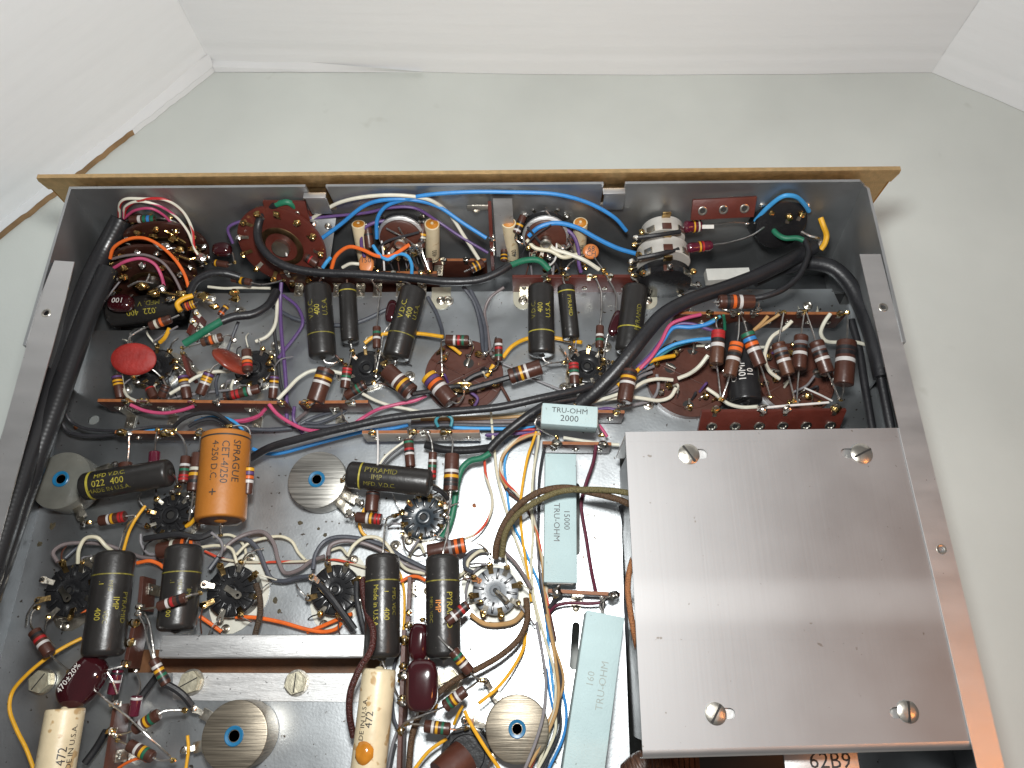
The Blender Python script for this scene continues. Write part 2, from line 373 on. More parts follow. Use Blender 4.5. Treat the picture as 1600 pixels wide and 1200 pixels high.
# sunken floor between deck and front panel, riser, wall under the deck
mb = MB(); prism(mb, [(-BX + .1, yc - .2, -2.9), (BX - .1, yc - .2, -2.9), (BX - .1, 0, -2.9), (-BX + .1, 0, -2.9)], (0, 0, -.12)); link('front_floor', mb, M['wallshade'], ch, fix=True)
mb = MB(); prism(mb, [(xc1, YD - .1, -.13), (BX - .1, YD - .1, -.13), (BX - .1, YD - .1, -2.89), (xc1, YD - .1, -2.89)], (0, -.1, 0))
prism(mb, [(-BX + .1, yc - .1, -.13), (xc1, yc - .1, -.13), (xc1, yc - .1, -2.89), (-BX + .1, yc - .1, -2.89)], (0, -.1, 0)); link('riser', mb, M['wallshade'], ch, fix=True)
# front wall of the chassis with two notches, side walls
def notch(u0, u1, ztop): 
    a = at(u0, 290, HZ)[0]; b = at(u1, 290, HZ)[0]; return a, b
n1 = (at(477, 290, HZ)[0], at(509, 290, HZ)[0]); n2 = (at(943, 287, HZ)[0], at(977, 287, HZ)[0])
top = [(-HX, HZ), (n1[0], HZ), (n1[0] + .1, HZ - 1.7), (n1[1] + .12, HZ - 1.7), (n1[1], HZ), (n2[0], HZ), (n2[0], HZ - 1.5), (n2[1], HZ - 1.5), (n2[1], HZ), (HX - .35, HZ), (HX, HZ - .3)]
mb = MB(); prism(mb, [(x, 0, z) for x, z in top] + [(BX, 0, 0), (BX, 0, -3), (-BX, 0, -3), (-BX, 0, 0)], (0, -.13, 0)); link('front_wall', mb, M['wall'], ch, fix=True)
yl = at(34, 541, HZ)[1]; yr = at(1417, 536, HZ)[1]
for s, ye in ((-1, yl), (1, yr)):
    x = s * HX; xb = s * BX
    mb = MB(); prism(mb, [(x, -.135, HZ - (.25 if s > 0 else 0)), (x, -.5, HZ), (x, ye + .05, HZ), (x, ye, HZ - .4), (xb, ye, -3.2), (xb, -.135, -3.2)], (-s * .12, 0, 0)); link('side_wall', mb, M['wall'], ch, fix=True)
    x2 = x - s * .125
    mb = MB(); prism(mb, [(x2, -4, HZ - .12), (x2, -29, HZ - .12), (xb - s * .125, -29, -.0), (xb - s * .125, -4, -.0)], (-s * .1, 0, 0)); link('inner_side_wall', mb, M['wallshade'], ch, fix=True)
def flange(outer, inner, hs):
    z = HZ - .05; P = [at(u, v, z) for u, v in outer + inner[::-1]]
    mb = MB(); prism(mb, P, (0, 0, -.05), [hole(u, v, 4.5, 4.5, 12, z) for u, v in hs]); link('flange', mb, M['alu'], ch, fix=True)
    for u, v in hs:
        c = at(u, v, z); r = cm(4.5, c); mb = MB()
        lathe(mb, c, (0, 0, -1), [(0, r - .002), (-.012, r + .03), (-.012, r + .07), (.004, r + .09)], 14, False); link('hole_rim', mb, M['screw'], ch)
flange([(85, 407), (60, 470), (40, 545), (0, 690), (-180, 1330)], [(116, 409), (102, 468), (82, 542), (43, 680), (-132, 1330)], [(72, 489)])
flange([(1376, 397), (1411, 537), (1450, 697), (1510, 945), (1600, 1330)], [(1343, 397), (1374, 532), (1411, 697), (1464, 920), (1556, 1330)], [(1380, 480), (1471, 858)])
# clips that hold the panel, seen in the notches
for (u0, u1, vt, vb) in ((474, 509, 309, 330), (942, 977, 302, 323)):
    rz = lambda u: CAM + (at(u, vt, 0) - CAM) * ((-.42 - CAM[1]) / (at(u, vt, 0)[1] - CAM[1])); a, b = rz(u0), rz(u1); y = -.42; z = a[2]
    mb = MB(); bev_box(mb, ((a[0] + b[0]) / 2, y + .1, z), ((b[0] - a[0]) / 2, 0, 0), (0, .16, 0), (0, 0, .05), .02)
    k = link('clip', mb, M['alu'], ch)
    mb = MB(); bev_box(mb, ((a[0] + b[0]) / 2 + .05, y - .0, z - .62), ((b[0] - a[0]) / 2 - .03, 0, 0), (0, .05, 0), (0, 0, .56), .02); link('tab', mb, M['wall'], k)
M['golddark'] = mat('gold_grazing_shade', (.48, .23, .05), .5, 1, .1, 400, .3, 2000)  # panel gold darkened where the flash only grazes the end returns
# gold front panel with a rolled edge
PX, PY = 19.75, .62
mb = MB(); prof = [(.16, HZ - .02), (.22, HZ + .14), (.43, HZ + .14), (.50, HZ + .03), (.50, -8.15), (.36, -8.15), (.36, HZ - .6), (.16, HZ - .6)]
V = []; F = []
for sx in (-1, 1):
    for (dy, z) in prof: V.append((sx * (PX - (.12 if z < HZ - .4 else 0)), PY - .45 + dy, z))
k = len(prof)
for i in range(k): F.append((i, (i + 1) % k, k + (i + 1) % k, k + i))
F += [tuple(range(k))[::-1], tuple(range(k, 2 * k))]; mb.add(V, F)
link('front_panel', mb, M['goldp'], ch, fix=True)
for s in (-1, 1):
    mb = MB(); bev_box(mb, (s * (PX - .76), PY + .0, -1.5), (.76, 0, 0), (0, .06, 0), (0, 0, 6.4), .02); link('panel_return', mb, M['golddark'], ch)

# rust and flux spots on the deck
M['rustspot'] = mat('rust_spot', (.20, .06, .012), .7, 0, .5, 600); M['grime'] = mat('grime_spot', (.05, .04, .02), .7, 0, .5, 600)
for u, v, r, m_ in ((741, 790, 3.2, 'rustspot'), (469, 817, 3.5, 'grime'), (430, 938, 4, 'grime'), (436, 955, 3, 'grime'), (700, 752, 1.6, 'grime'), (498, 826, 2, 'grime'), (82, 822, 5, 'grime'), (62, 850, 3.5, 'grime'), (508, 836, 3, 'grime'), (850, 1052, 2, 'grime'), (735, 1014, 1.6, 'grime'), (118, 668, 3, 'rustspot')):
    c = at(u, v, 0.004); mb = MB(); blob(mb, c, cm(r, c), (1, 1.1, .06), .7, 2); link('spot', mb, M[m_], ch)
# ================================================================== COMPONENT BUILDERS
# points are read off in enlarged views: T(x, y, k) says which one, each point carries its height above the deck
TILE = [0, 0, 1]
def T(x, y, k): TILE[:] = [x, y, k]
def A(p):
    u = TILE[0] + p[0] / TILE[2]; v = TILE[1] + p[1] / TILE[2]
    q = at(u, v, p[2] if len(p) > 2 else 0.0)
    lim = lambda z: 17.75 + 1.3 * max(0, 1 - z / 5.2)     # keep clear of the walls: slide along the line of sight into the chassis
    for _ in range(4):
        d = q - CAM
        if q[1] > -.38: q = CAM + d * ((-.38 - CAM[1]) / d[1]); d = q - CAM
        if abs(q[0]) > lim(q[2]): q = CAM + d * ((math.copysign(lim(q[2]), q[0]) - CAM[0]) / d[0])
    return q
def px(n, p): return cm(n / TILE[2], p)
BC = dict(k='black', n='brown', r='red', o='orange', y='yellow', g='green', b='blue', v='violet', e='grey', w='white', s='silver', d='gold')
for k_, c_ in list(BC.items()): M['band_' + k_] = plain('band_' + c_, tuple(.72 * q for q in COLR[c_]), .42)
M['body'] = mat('carbon_body', COLR['body'], .36, 0, .12, 200, .1, 700)
M['body_dark'] = mat('carbon_body_dark', (.035, .014, .013), .3, 0, .12, 200, .1, 700)
M['body_maroon'] = mat('carbon_body_maroon', (.08, .008, .02), .18, 0, .12, 200, .1, 700, coat=.5)
M['body_tan'] = mat('carbon_body_tan', (.075, .030, .016), .4, 0, .15, 200, .1, 700)
R_LEAD = .042
def lead(parent, p, pts, r=R_LEAD, m=None, blob_=True):
    P = smooth_path([p] + [A(q) for q in pts], 5); mb = MB(); tube(mb, P, r, 6)
    l_ = link('lead', mb, m or M['tin'], parent)
    if blob_ and len(pts) > 1: solder(l_, P[-1], random.uniform(.085, .125), 'flux' if random.random() < .65 else 'solder', (1.2, .9, .8))
    return l_
def res(label, a, b, wd, bands='', la=None, lb=None, col='body', pos=None, bw=.095, group=None, cat='resistor', fat=0):
    a, b = A(a), A(b); ax = b - a; L = np.linalg.norm(ax); ax = ax / L; r = px(wd, (a + b) / 2) / 2
    t = thing('resistor', label, cat, (a + b) / 2, group)
    e = min(.04, r * .3); mb = MB()
    prof = [(0, r * .6), (0, r - e), (e * .5, r - e * .25), (e * 1.3, r), (L - e * 1.3, r), (L - e * .5, r - e * .25), (L, r - e), (L, r * .6)]
    if fat: prof = [(0, r * .35), (.02, r * .7), (.1 * L, r * .95), (.22 * L, r), (.3 * L, r * .93), (.7 * L, r * .93), (.78 * L, r), (.9 * L, r * .95), (L - .02, r * .7), (L, r * .35)]
    lathe(mb, a, ax, prof, 20); link('body', mb, M[col], t)
    pos = pos or [.10, .26, .42, .60, .76]
    for i, c in enumerate(bands):
        s0 = pos[i] * L; s1 = s0 + bw * L; mb = MB(); q = r + .006
        lathe(mb, a, ax, [(s0, r - .01), (s0, q), (s1, q), (s1, r - .01)], 20, False); link('band', mb, M['band_' + c], t)
    if la: lead(t, a + ax * .03, la)
    if lb: lead(t, b - ax * .03, lb)
    return t
def cap(label, a, b, wd, bands=(), rows=(), la=None, lb=None, m='cap', ink='ink', group=None, name='capacitor', round_=.32, cat='capacitor'):
    a, b = A(a), A(b); ax = b - a; L = np.linalg.norm(ax); ax = ax / L; r = px(wd, (a + b) / 2) / 2
    t = thing(name, label, cat, (a + b) / 2, group); e = r * round_; mb = MB()
    pf = [(0, r * .2), (0, r * .62)] + [(e * (1 - math.cos(q)), r - e + e * math.sin(q)) for q in np.linspace(.25, math.pi / 2, 5)]
    prof = pf + [(L - s, q) for s, q in pf[::-1]]
    lathe(mb, a, ax, prof, 32); link('body', mb, M[m], t)
    n = facing((a + b) / 2, ax)
    for bt in bands:
        bt, bwid, bm = bt if isinstance(bt, tuple) else (bt, .05, 'inkdim'); mb = MB()
        lathe(mb, a, ax, [(bt * L - bwid / 2, r + .002), (bt * L - bwid / 2, r + .008), (bt * L + bwid / 2, r + .008), (bt * L + bwid / 2, r + .002)], 32, False); link('band', mb, M[bm], t)
    for row in rows:
        s, off, tt, h, d = row[:5]; im = row[5] if len(row) > 5 else ink; wd_ = row[6] if len(row) > 6 else 1.0
        print_round(t, s, a + ax * (tt * L), ax * d, n, r, px(h, a), M[im], off * r, wide=wd_)
    if la: lead(t, a + ax * .05, la)
    if lb: lead(t, b - ax * .05, lb)
    for q, s in ((a, -1), (b, 1)):
        mb = MB(); lathe(mb, q, ax * s, [(-.02, r * .3), (.05, r * .22), (.09, .06)], 12); link('end_seal', mb, M[m], t)
    return t
def wire(label, pts, wd, color, cat='wire', name='wire', group=None, m=None, n=8, wob=.0):
    P = [A(p) for p in pts]; r = px(wd, P[len(P) // 2]) * .43; mb = MB(); tube(mb, smooth_path(P, 6), r, n, wob=wob)
    o = link(name, mb, m or wm(color), None, P[0]); return tag(o, label, cat, group)
def wire2(label, pts, wd, color, tips, cat='wire', group=None, m=None, name='wire', tipc='tin', n=8):
    # a wire whose ends change: tips = [(points, colour or material, width), ...] are its bare ends or inner leads
    P = [A(p) for p in pts]; t = thing(name, label, cat, P[0], group); r = px(wd, P[len(P) // 2]) / 2
    mb = MB(); tube(mb, smooth_path(P, 6), r, n); link('insulation', mb, m or wm(color), t)
    for tp, c, w_ in tips:
        Q = [A(p) for p in tp]; mb = MB(); tube(mb, smooth_path(Q, 5), px(w_, Q[0]) / 2, n); link('bare_end' if c in M else 'inner_lead', mb, M[c] if c in M else wm(c), t)
    return t
def solder(parent, p, r=.13, m='flux', sq=(1, 1, .8)):
    mb = MB(); blob(mb, p, r, sq, .55, 2); return link('solder', mb, M[m], parent)
def tab(parent, p, d, up, L, wid, name='lug', m='lug', hole=True, th=.03):
    # flat solder tag with an eye in its tip: p root, d direction, up = face normal
    d = nrm(d); up = nrm(np.asarray(up) - d * np.dot(up, d)); s = np.cross(up, d); h = wid / 2
    out = [p - s * h * .7, p + d * (L * .45) - s * h * .7]
    k = p + d * (L - h)
    out += [k + h * (d * math.sin(q) - s * math.cos(q)) for q in np.linspace(.1, math.pi - .1, 7)]
    out += [p + d * (L * .45) + s * h * .7, p + s * h * .7]
    mb = MB(); hs = [circ(k, s, d, h * .45, 8)] if hole else []
    prism(mb, out, up * th, hs); return link(name, mb, M[m], parent, fix=True)
def eyelet(parent, c, n, r, hollow='dark'):
    n = nrm(n); mb = MB(); lathe(mb, c, n, [(0, r), (.035, r * .97), (.05, r * .8), (.04, r * .6), (.0, r * .5), (-.05, r * .48)], 14, False); e = link('eyelet', mb, M['eyelet'], parent)
    mb = MB(); lathe(mb, c, n, [(-.03, r * .52), (.002, r * .5)], 12); link('hole', mb, M[hollow], e); return e
def rivet(parent, c, r, n=(0, 0, 1)):
    mb = MB(); lathe(mb, c, n, [(0, r), (.03, r * .95), (.06, r * .7), (.04, r * .55), (.02, r * .5), (.07, r * .3), (.08, r * .05)], 14); return link('rivet', mb, M['screw'], parent)
def strip(label, a, b, h, lugs=(), eyes=(), feet=(), face='phen', th=.16, lm='flux', sm=.13, group='terminal strips', eye_r=.13, tilt=0.0, lugh=.28, name='terminal_strip', bare=(), edge='phen_lit'):
    # upright phenolic board from a to b (its top edge), lugs along the top, eyelets in the face, riveted feet
    a, b = A(a), A(b); d = nrm(b - a); L = np.linalg.norm(b - a); n = nrm(np.cross(d, (0, 0, 1)));  # n looks to the viewer for a board running left to right
    if n.dot(CAM - (a + b) / 2) < 0: n = -n
    up = nrm(np.array([0, 0, 1.0]) - n * tilt); n = nrm(n + np.array([0, 0, 1.0]) * tilt)
    t = thing(name, label, 'terminal strip', (a + b) / 2 - up * h, group); mb = MB()
    bev_box(mb, (a + b) / 2 - up * (h / 2) - n * th / 2, d * L / 2, n * th / 2, up * h / 2, .012); bd = link('board', mb, M[face], t)
    mb = MB(); bev_box(mb, (a + b) / 2 - n * th / 2 + up * .004, d * (L / 2 - .01), n * (th / 2 - .012), up * .006, 0); link('top_edge', mb, M[edge] if face != 'phen_red' else M['phen_red'], t)
    for q in lugs:
        c = a + d * (q * L) - n * th * .5
        l = tab(t, c - up * .25 + n * (th * .5 + .01), up, n, lugh + .35, .26, hole=False)
        if q not in bare: solder(l, c + up * (lugh * .35) + n * .05, sm * random.uniform(.9, 1.2), lm if random.random() < .75 else 'solder', (1.15, .9, .8))
    for q in eyes:
        c = a + d * (q * L) - up * (h * .55) + n * .004; eyelet(t, c, n, eye_r)
    for q in feet:
        c = a + d * (q * L) - up * (h * .5); z0 = c[2] - h * .2; mb = MB(); hw = .22; foot_ = .62
        bev_box(mb, c + n * .04 + np.array([0, 0, -(c[2]) / 2 + .02]), d * hw, n * .025, (0, 0, c[2] / 2 + .12), 0)
        n2 = nrm(np.array([n[0], n[1], 0])); g = np.array([c[0], c[1], .055]) + n2 * (.04 + foot_ / 2)
        bev_box(mb, g, d * hw, n2 * foot_ / 2, (0, 0, .025), 0)
        f = link('foot', mb, M['lug'], t); rivet(f, g + np.array([0, 0, .026]) + n2 * .1, .15)
        eyelet(f, c + n * .068, n, .12)
    return t
def ring_plate(t, c, r, rot, m='lug', ears=1.35, name='mounting_plate', rv=.2):
    d = np.array([math.cos(rot), math.sin(rot), 0]); mb = MB(); P = []
    for i in range(28):
        q = 2 * math.pi * i / 28; k = abs(math.cos(q)) ** 6; rr = r * (1 + (ears - 1) * k)
        p = c + rr * (d * math.cos(q) + np.array([-d[1], d[0], 0]) * math.sin(q)); p[2] = .012; P.append(p)
    prism(mb, P, (0, 0, .05)); pl = link(name, mb, M[m], t, fix=True)
    for s in (-1, 1): rivet(pl, c * np.array([1, 1, 0]) + np.array([0, 0, .063]) + d * s * r * ears * .88, rv)
    return pl
def socket(label, p, wd, nl, rot=0.0, m='bake', plate='lug', prot=.6, ribs=0, hgt=.75, lugl=.42, lugm='flux', group='tube sockets', skip=(), hub=.3, ears=1.3, nums=False, bent=.5, ribh=.09, sld=.11, pr=1.12, lw=.2):
    c = A(p); r = px(wd, c) / 2; z = c[2]; t = thing('tube_socket', label, 'tube socket', c * np.array([1, 1, 0]), group)
    if plate: ring_plate(t, c.copy(), r * pr, prot, plate, ears)
    mb = MB(); g = c * np.array([1, 1, 0])
    lathe(mb, g, (0, 0, 1), [(.06, r * .98), (z - .08, r), (z - .02, r * .95), (z, r * .9), (z, r * (hub + .12)), (z - .02, r * (hub + .08)), (z + .09, r * (hub + .05)), (z + .11, r * hub), (z + .09, r * hub * .62), (z - .3, r * hub * .55)], 36, True)
    link('base', mb, M[m], t)
    mb = MB(); lathe(mb, g, (0, 0, 1), [(z - .2, r * hub * .56), (z + .02, r * hub * .54)], 14); link('hole', mb, M['dark'], t)
    if ribs:
        for i in range(ribs):
            q = rot + 2 * math.pi * (i + .5) / ribs; d = np.array([math.cos(q), math.sin(q), 0]); s = np.array([-d[1], d[0], 0])
            mb = MB(); bev_box(mb, c + d * r * .72 + np.array([0, 0, ribh * .4]), d * r * .23, s * r * .05, (0, 0, ribh), .015); link('rib', mb, M['bake'], t)
    for i in range(nl):
        if i in skip: continue
        q = rot + 2 * math.pi * i / nl; d = np.array([math.cos(q), math.sin(q), 0]); jit = random.uniform(-.15, .15)
        d2 = nrm(d + np.array([-d[1], d[0], 0]) * jit + np.array([0, 0, bent * random.uniform(.6, 1.4)]))
        l = tab(t, c + d * r * .74 + np.array([0, 0, -.02]), d2, (0, 0, 1), lugl, lw, m='lug' if i % 2 else 'brass')
        if lugm: solder(l, c + d * r * .74 + d2 * lugl * .8, sld * random.uniform(.85, 1.3), lugm if random.random() < .8 else 'solder')
        if random.random() < .6:               # thin leads curling away from the lugs
            e0 = c + d * r * .74 + d2 * lugl * .8; tn = np.array([-d[1], d[0], 0]); e2 = e0 + d * random.uniform(.3, 1.1) + tn * random.uniform(-.9, .9); e2[2] = random.uniform(.15, 1.0)
            mb = MB(); tube(mb, smooth_path([e0, (e0 + e2) / 2 + np.array([0, 0, random.uniform(.1, .5)]), e2], 6), random.choice((.03, .035, .05)), 6); link('lead', mb, random.choice((M['tin'], M['tin'], wm('dark'), wm('grey'), wm('white'), wm('brown'))), t)
        if nums: print_flat(t, str((nums - i) % nl + 1), c + d * r * .52 + np.array([0, 0, .0]), np.cross(-d, (0, 0, 1)) * -1, -d * -1, .18, M['inkblack'], .008)
    return t
def wafer(label, p, wd, twist=(), ear=(), group='brown wafer boards', seg=True, rot=.3, tabs=4):
    # round brown phenolic plate that carries an electrolytic can: twisted mounting tabs and lugs through it
    c = A(p); r = px(wd, c) / 2; z = c[2]; t = thing('mounting_wafer', label, 'capacitor base', c * np.array([1, 1, 0]), group)
    mb = MB(); lathe(mb, c * np.array([1, 1, 0]), (0, 0, 1), [(.01, r), (z - .02, r), (z, r - .02), (z, .01)], 44); link('plate', mb, M['phen'], t)
    for i in range(tabs):
        q = rot + i * math.pi * 2 / tabs; d = np.array([math.cos(q), math.sin(q), 0]); l = tab(t, c + d * r * .62 - np.array([0, 0, .05]), nrm(np.array([d[1] * .4, -d[0] * .4, .9])), d, .75, .34, hole=True); solder(l, c + d * r * .62 + np.array([0, 0, .42]), .17)
    for q, rr in twist:
        d = np.array([math.cos(q), math.sin(q), 0]); mb = MB(); bev_box(mb, c + d * r * rr + np.array([0, 0, .08]), d * .26, np.array([-d[1], d[0], 0]) * .05, (0, 0, .2), .01); link('twist_tab', mb, M['screw'], t)
        mb = MB(); lathe(mb, c + d * r * rr, (0, 0, 1), [(-.01, .26), (.006, .26)], 12); link('slot', mb, M['dark'], t)
    mb = MB()
    for sgn in (-1, 1):
        bev_box(mb, c + np.array([0, 0, .02]), np.array([.85, sgn * .45, 0]) * r, np.array([-.45 * sgn, .85, 0]) * .04, (0, 0, .025), .008)
    link('ridge', mb, M['phen'], t)
    mb = MB(); lathe(mb, c, (0, 0, 1), [(-.01, r * .80), (.03, r * .79), (.03, r * .76), (-.01, r * .75)], 40, False); link('raised_ring', mb, M['phen'], t)
    for i in range(7):
        q = rot + .5 + i * 2 * math.pi / 7; d = np.array([math.cos(q), math.sin(q), 0]); k = c + d * r * random.uniform(.82, .9)
        l = tab(t, k, nrm(np.array([random.uniform(-.5, .5), random.uniform(-.5, .2), .8])), d, .5, .24, m='brass' if i % 2 else 'lug'); solder(l, k + np.array([0, 0, .38]), .14, 'flux' if i % 3 else 'solder')
    for i in range(5):
        q = random.uniform(0, 6.28); k = c + r * .45 * np.array([math.cos(q), math.sin(q), 0]); e = k + np.array([random.uniform(-.8, .8), random.uniform(-.6, .6), .1])
        mb = MB(); tube(mb, smooth_path([k + np.array([0, 0, .05]), (k + e) / 2 + np.array([0, 0, .55]), e], 6), .035 if i % 2 else .06, 6); link('lead', mb, M['tin'] if i % 2 else wm(('white', 'dark', 'violet')[i % 3]), t)
    return t
def can(label, p, wd, h, top='can_top', hubc='bluep', hub=.19, lugs=(), group='round metal cans', hubp=(0, 0)):
    c = A(p); r = px(wd, c) / 2; z = c[2]; t = thing('trimmer_can', label, 'potentiometer', c * np.array([1, 1, 0]), group); g = c * np.array([1, 1, 0])
    mb = MB(); lathe(mb, g, (0, 0, 1), [(z - h, r * .98), (z - .07, r), (z - .02, r * .985), (z, r * .95), (z, .005)], 56); link('shell', mb, M[top], t)
    k = c + np.array([hubp[0], hubp[1], 0]); mb = MB()
    lathe(mb, k, (0, 0, 1), [(-.02, r * hub * 1.25), (.05, r * hub * 1.25), (.07, r * hub * 1.15), (.05, r * hub * .8), (-.06, r * hub * .7)], 24, False); hb = link('hub', mb, M[hubc], t)
    mb = MB(); lathe(mb, k, (0, 0, 1), [(-.08, r * hub * .72), (-.0, r * hub * .7)], 18); link('hole', mb, M['hubhole'], hb)
    for q in lugs:
        d = np.array([math.cos(q), math.sin(q), 0]); b0 = g + d * r * .85 + np.array([0, 0, z - h * .5])
        mb = MB(); s = np.array([-d[1], d[0], 0]); bev_box(mb, b0 + d * r * .3, d * r * .3, s * r * .16, (0, 0, .05), .01); ba = link('terminal', mb, M['lug'], t)
        l = tab(t, b0 + d * r * .5, nrm(d + np.array([0, 0, .3])), (0, 0, 1), .55, .26); solder(l, b0 + d * (r * .5 + .45) + np.array([0, 0, .15]), .13, 'solder')
    return t
M['hubhole'] = mat('dark_blue_bore', (.004, .02, .07), .3, 0, .2, 100)
M['can_top'] = mat('scratched_grey_can', (.27, .262, .24), (.40), 0.75, .5, 150, .12, 400, stretch=(.3, 7, 1), rot=.4)
M['can_brass'] = mat('tarnished_can', (.23, .20, .155), .40, 0.8, .42, 190, .15, 400, stretch=(.25, 9, 1))
M['can_wax'] = mat('waxed_grey_can', (.12, .12, .105), .25, 0, .25, 60, .5, 60, coat=.4)
def ceramic(label, quad, depth, rows=(), ink='inkblack', la=None, lb=None, group='wirewound block resistors'):
    # square bodied power resistor; quad = four corners of its top face, going round
    P = [A(q) for q in quad]; X = (P[1] - P[0] + P[2] - P[3]) / 4; Y = (P[3] - P[0] + P[2] - P[1]) / 4; c = sum(P) / 4; Z = nrm(np.cross(X, Y)); Z = Z if Z[2] > 0 else -Z
    if np.linalg.norm(Y) > np.linalg.norm(X): X = nrm(X - Y * (X.dot(Y) / Y.dot(Y))) * np.linalg.norm(X)
    else: Y = nrm(Y - X * (Y.dot(X) / X.dot(X))) * np.linalg.norm(Y)
    t = thing('power_resistor', label, 'resistor', c - Z * depth, group); mb = MB()
    bev_box(mb, c - Z * depth / 2, X, Y, Z * depth / 2, .045); link('body', mb, M['ceram'], t)
    for s, fx, fy, h, ang in rows:
        d = nrm(X) * math.cos(ang) + nrm(Y) * math.sin(ang); u = np.cross(Z, d)
        print_flat(t, s, c + X * fx + Y * fy, d, u, px(h, c), M[ink], .006)
    long_ = X if np.linalg.norm(X) > np.linalg.norm(Y) else Y
    for sg in (-1, 1):
        mb = MB(); bev_box(mb, c - Z * depth * .5 + long_ * sg * 1.0, nrm(np.cross(long_, Z)) * min(np.linalg.norm(X), np.linalg.norm(Y)) * .8, Z * depth * .36, nrm(long_) * .015, 0); link('end_fill', mb, M['whitep'], t)
    if la: lead(t, c - Z * depth * .5 + long_ * -1, la, .05)
    if lb: lead(t, c - Z * depth * .5 + long_ * 1, lb, .05)
    return t
def disc(label, c, ru, rv, thick, nrm_, m, text=None, la=None, lb=None, cat='disc capacitor', rows=(), ink='inkblack'):
    c = A(c); n = nrm(nrm_); x = nrm(np.cross((0, 1, 0.01), n)); y = np.cross(n, x); r1 = cm(ru, c); r2 = cm(rv, c)
    t = thing('disc_capacitor', label, cat, c); mb = MB(); V = []; F = []; prof = [(-1, .02), (-1, .6), (-.8, .86), (-.35, .98), (0, 1.0), (.35, .98), (.8, .86), (1, .6), (1, .02)]; K = 28
    for s, q in prof:
        for j in range(K):
            f = 2 * math.pi * j / K; V.append(c + n * (s * thick / 2) + x * (r1 * q * math.cos(f)) + y * (r2 * q * math.sin(f)))
    for i in range(len(prof) - 1):
        for j in range(K): F.append((i * K + j, i * K + (j + 1) % K, (i + 1) * K + (j + 1) % K, (i + 1) * K + j))
    F += [tuple(range(K))[::-1], tuple(range(K * (len(prof) - 1), K * len(prof)))]; mb.add(V, F); link('body', mb, M[m], t)
    for s, dy, h in rows: print_flat(t, s, c + n * (thick / 2) + y * dy * r2, x, y, cm(h, c), M[ink], .01)
    if la: lead(t, c, la)
    if lb: lead(t, c, lb)
    return t
def dipped(label, c, ax, La, Lb, Lc, m='maroon', la=None, lb=None, rows=(), pw=.75, cat='dipped capacitor'):
    # dipped mica: puffy rounded block; ax = long direction in the deck plane as an angle
    c = A(c); X = np.array([math.cos(ax), math.sin(ax), 0]); Y = np.array([-X[1], X[0], 0]); Z = np.array([0, 0, 1.0])
    n = cm(1, c); t = thing('dipped_capacitor', label, cat, c); mb = MB(); blob(mb, c, 1, (La * n, Lb * n, Lc), .05, 4, X, Y, Z, pw); link('body', mb, M[m], t)
    for s, fy, h, sg in rows: print_flat(t, s, c + Y * fy * Lb * n + Z * Lc * 1.02, X * sg, Y * sg, cm(h, c), M['inkwhite'], .012)
    if la: lead(t, c, la)
    if lb: lead(t, c, lb)
    return t
def sheet(name, label, cat, pts, th, m, parent=None, group=None, holes=()):
    P = [A(p) for p in pts]; mb = MB(); prism(mb, P, (0, 0, -th), [[A(q) for q in h] for h in holes])
    if parent is not None: return link(name, mb, M[m], parent, fix=True)
    return tag(link(name, mb, M[m], None, P[0], fix=True), label, cat, group)
# ================================================================== BIG PARTS
T(0, 0, 1); PI = math.pi
M['shadeblk'] = mat('shaded_black_steel', (.018, .017, .016), .4, 0, .2, 80)
# --- aluminium cover over the transformer opening
ZL = 5.085
cv = thing('shield_cover', 'flat aluminium cover box held by four slotted screws at the right of the chassis', 'cover', at(1220, 920, 0))
lidq = [at(977, 675, ZL), at(1436, 668, ZL), at(1545, 1157, ZL), at(1004, 1172, ZL)]
sl = [((1080, 709), (1098, 709)), ((1322, 708), (1345, 708)), ((1120, 1114), (1141, 1115)), ((1398, 1114), (1417, 1112))]
mb = MB(); prism(mb, lidq, (0, 0, -.11), [slot(a[0], a[1], b[0], b[1], 8, ZL) for a, b in sl]); link('lid', mb, M['lid'], cv, fix=True)
mb = MB(); q = [lidq[0], lidq[3]]; prism(mb, [q[0] + [.4, -.15, -.12], q[1] + [.4, .1, -.12], q[1] + [.4, .1, -5.3], q[0] + [.4, -.15, -5.3]], (.11, 0, 0)); link('side', mb, M['shadeblk'], cv, fix=True)  # cover side coloured black to paint in the shade of the gap
mb = MB(); a, b = lidq[3], lidq[2]; V = []; F = []
for i, f in enumerate(np.linspace(0, PI / 2, 7)):
    for e in (a, b): V.append(e + np.array([0, -.28 * math.sin(f) - .0, -.28 * (1 - math.cos(f)) - .002]))
for e in (a, b): V.append(e + np.array([0, -.28, -.8]))
for i in range(7): F.append((2 * i, 2 * i + 1, 2 * i + 3, 2 * i + 2))
mb.add(V, F); link('front_lip', mb, M['alu'], cv)
mb = MB(); prism(mb, [lidq[0] + [.02, -.02, -.12], lidq[1] + [-.3, -.02, -.12], lidq[1] + [-.3, -.02, -3.2], lidq[0] + [.02, -.02, -3.2]], (0, -.1, 0)); link('rear_side', mb, M['alu'], cv, fix=True)
mb = MB(); prism(mb, [lidq[0] + [.5, -.3, -.2], lidq[1] + [-.3, -.3, -.2], lidq[2] + [-.3, .3, -.2], lidq[3] + [.5, .3, -.2]], (0, 0, -.05)); link('inner_flange', mb, M['alu'], cv, fix=True)
for vv in (690, 1000):
    a, b = at(980 + (vv - 675) * .05, vv, ZL), at(1412 + (vv - 669) * .223, vv - 2, ZL); mb = MB(); bev_box(mb, (a + b) / 2 + [0, 0, .003], (b - a) / 2, (0, .004, 0), (0, 0, .0015), 0); link('crease', mb, M['lid'], cv)
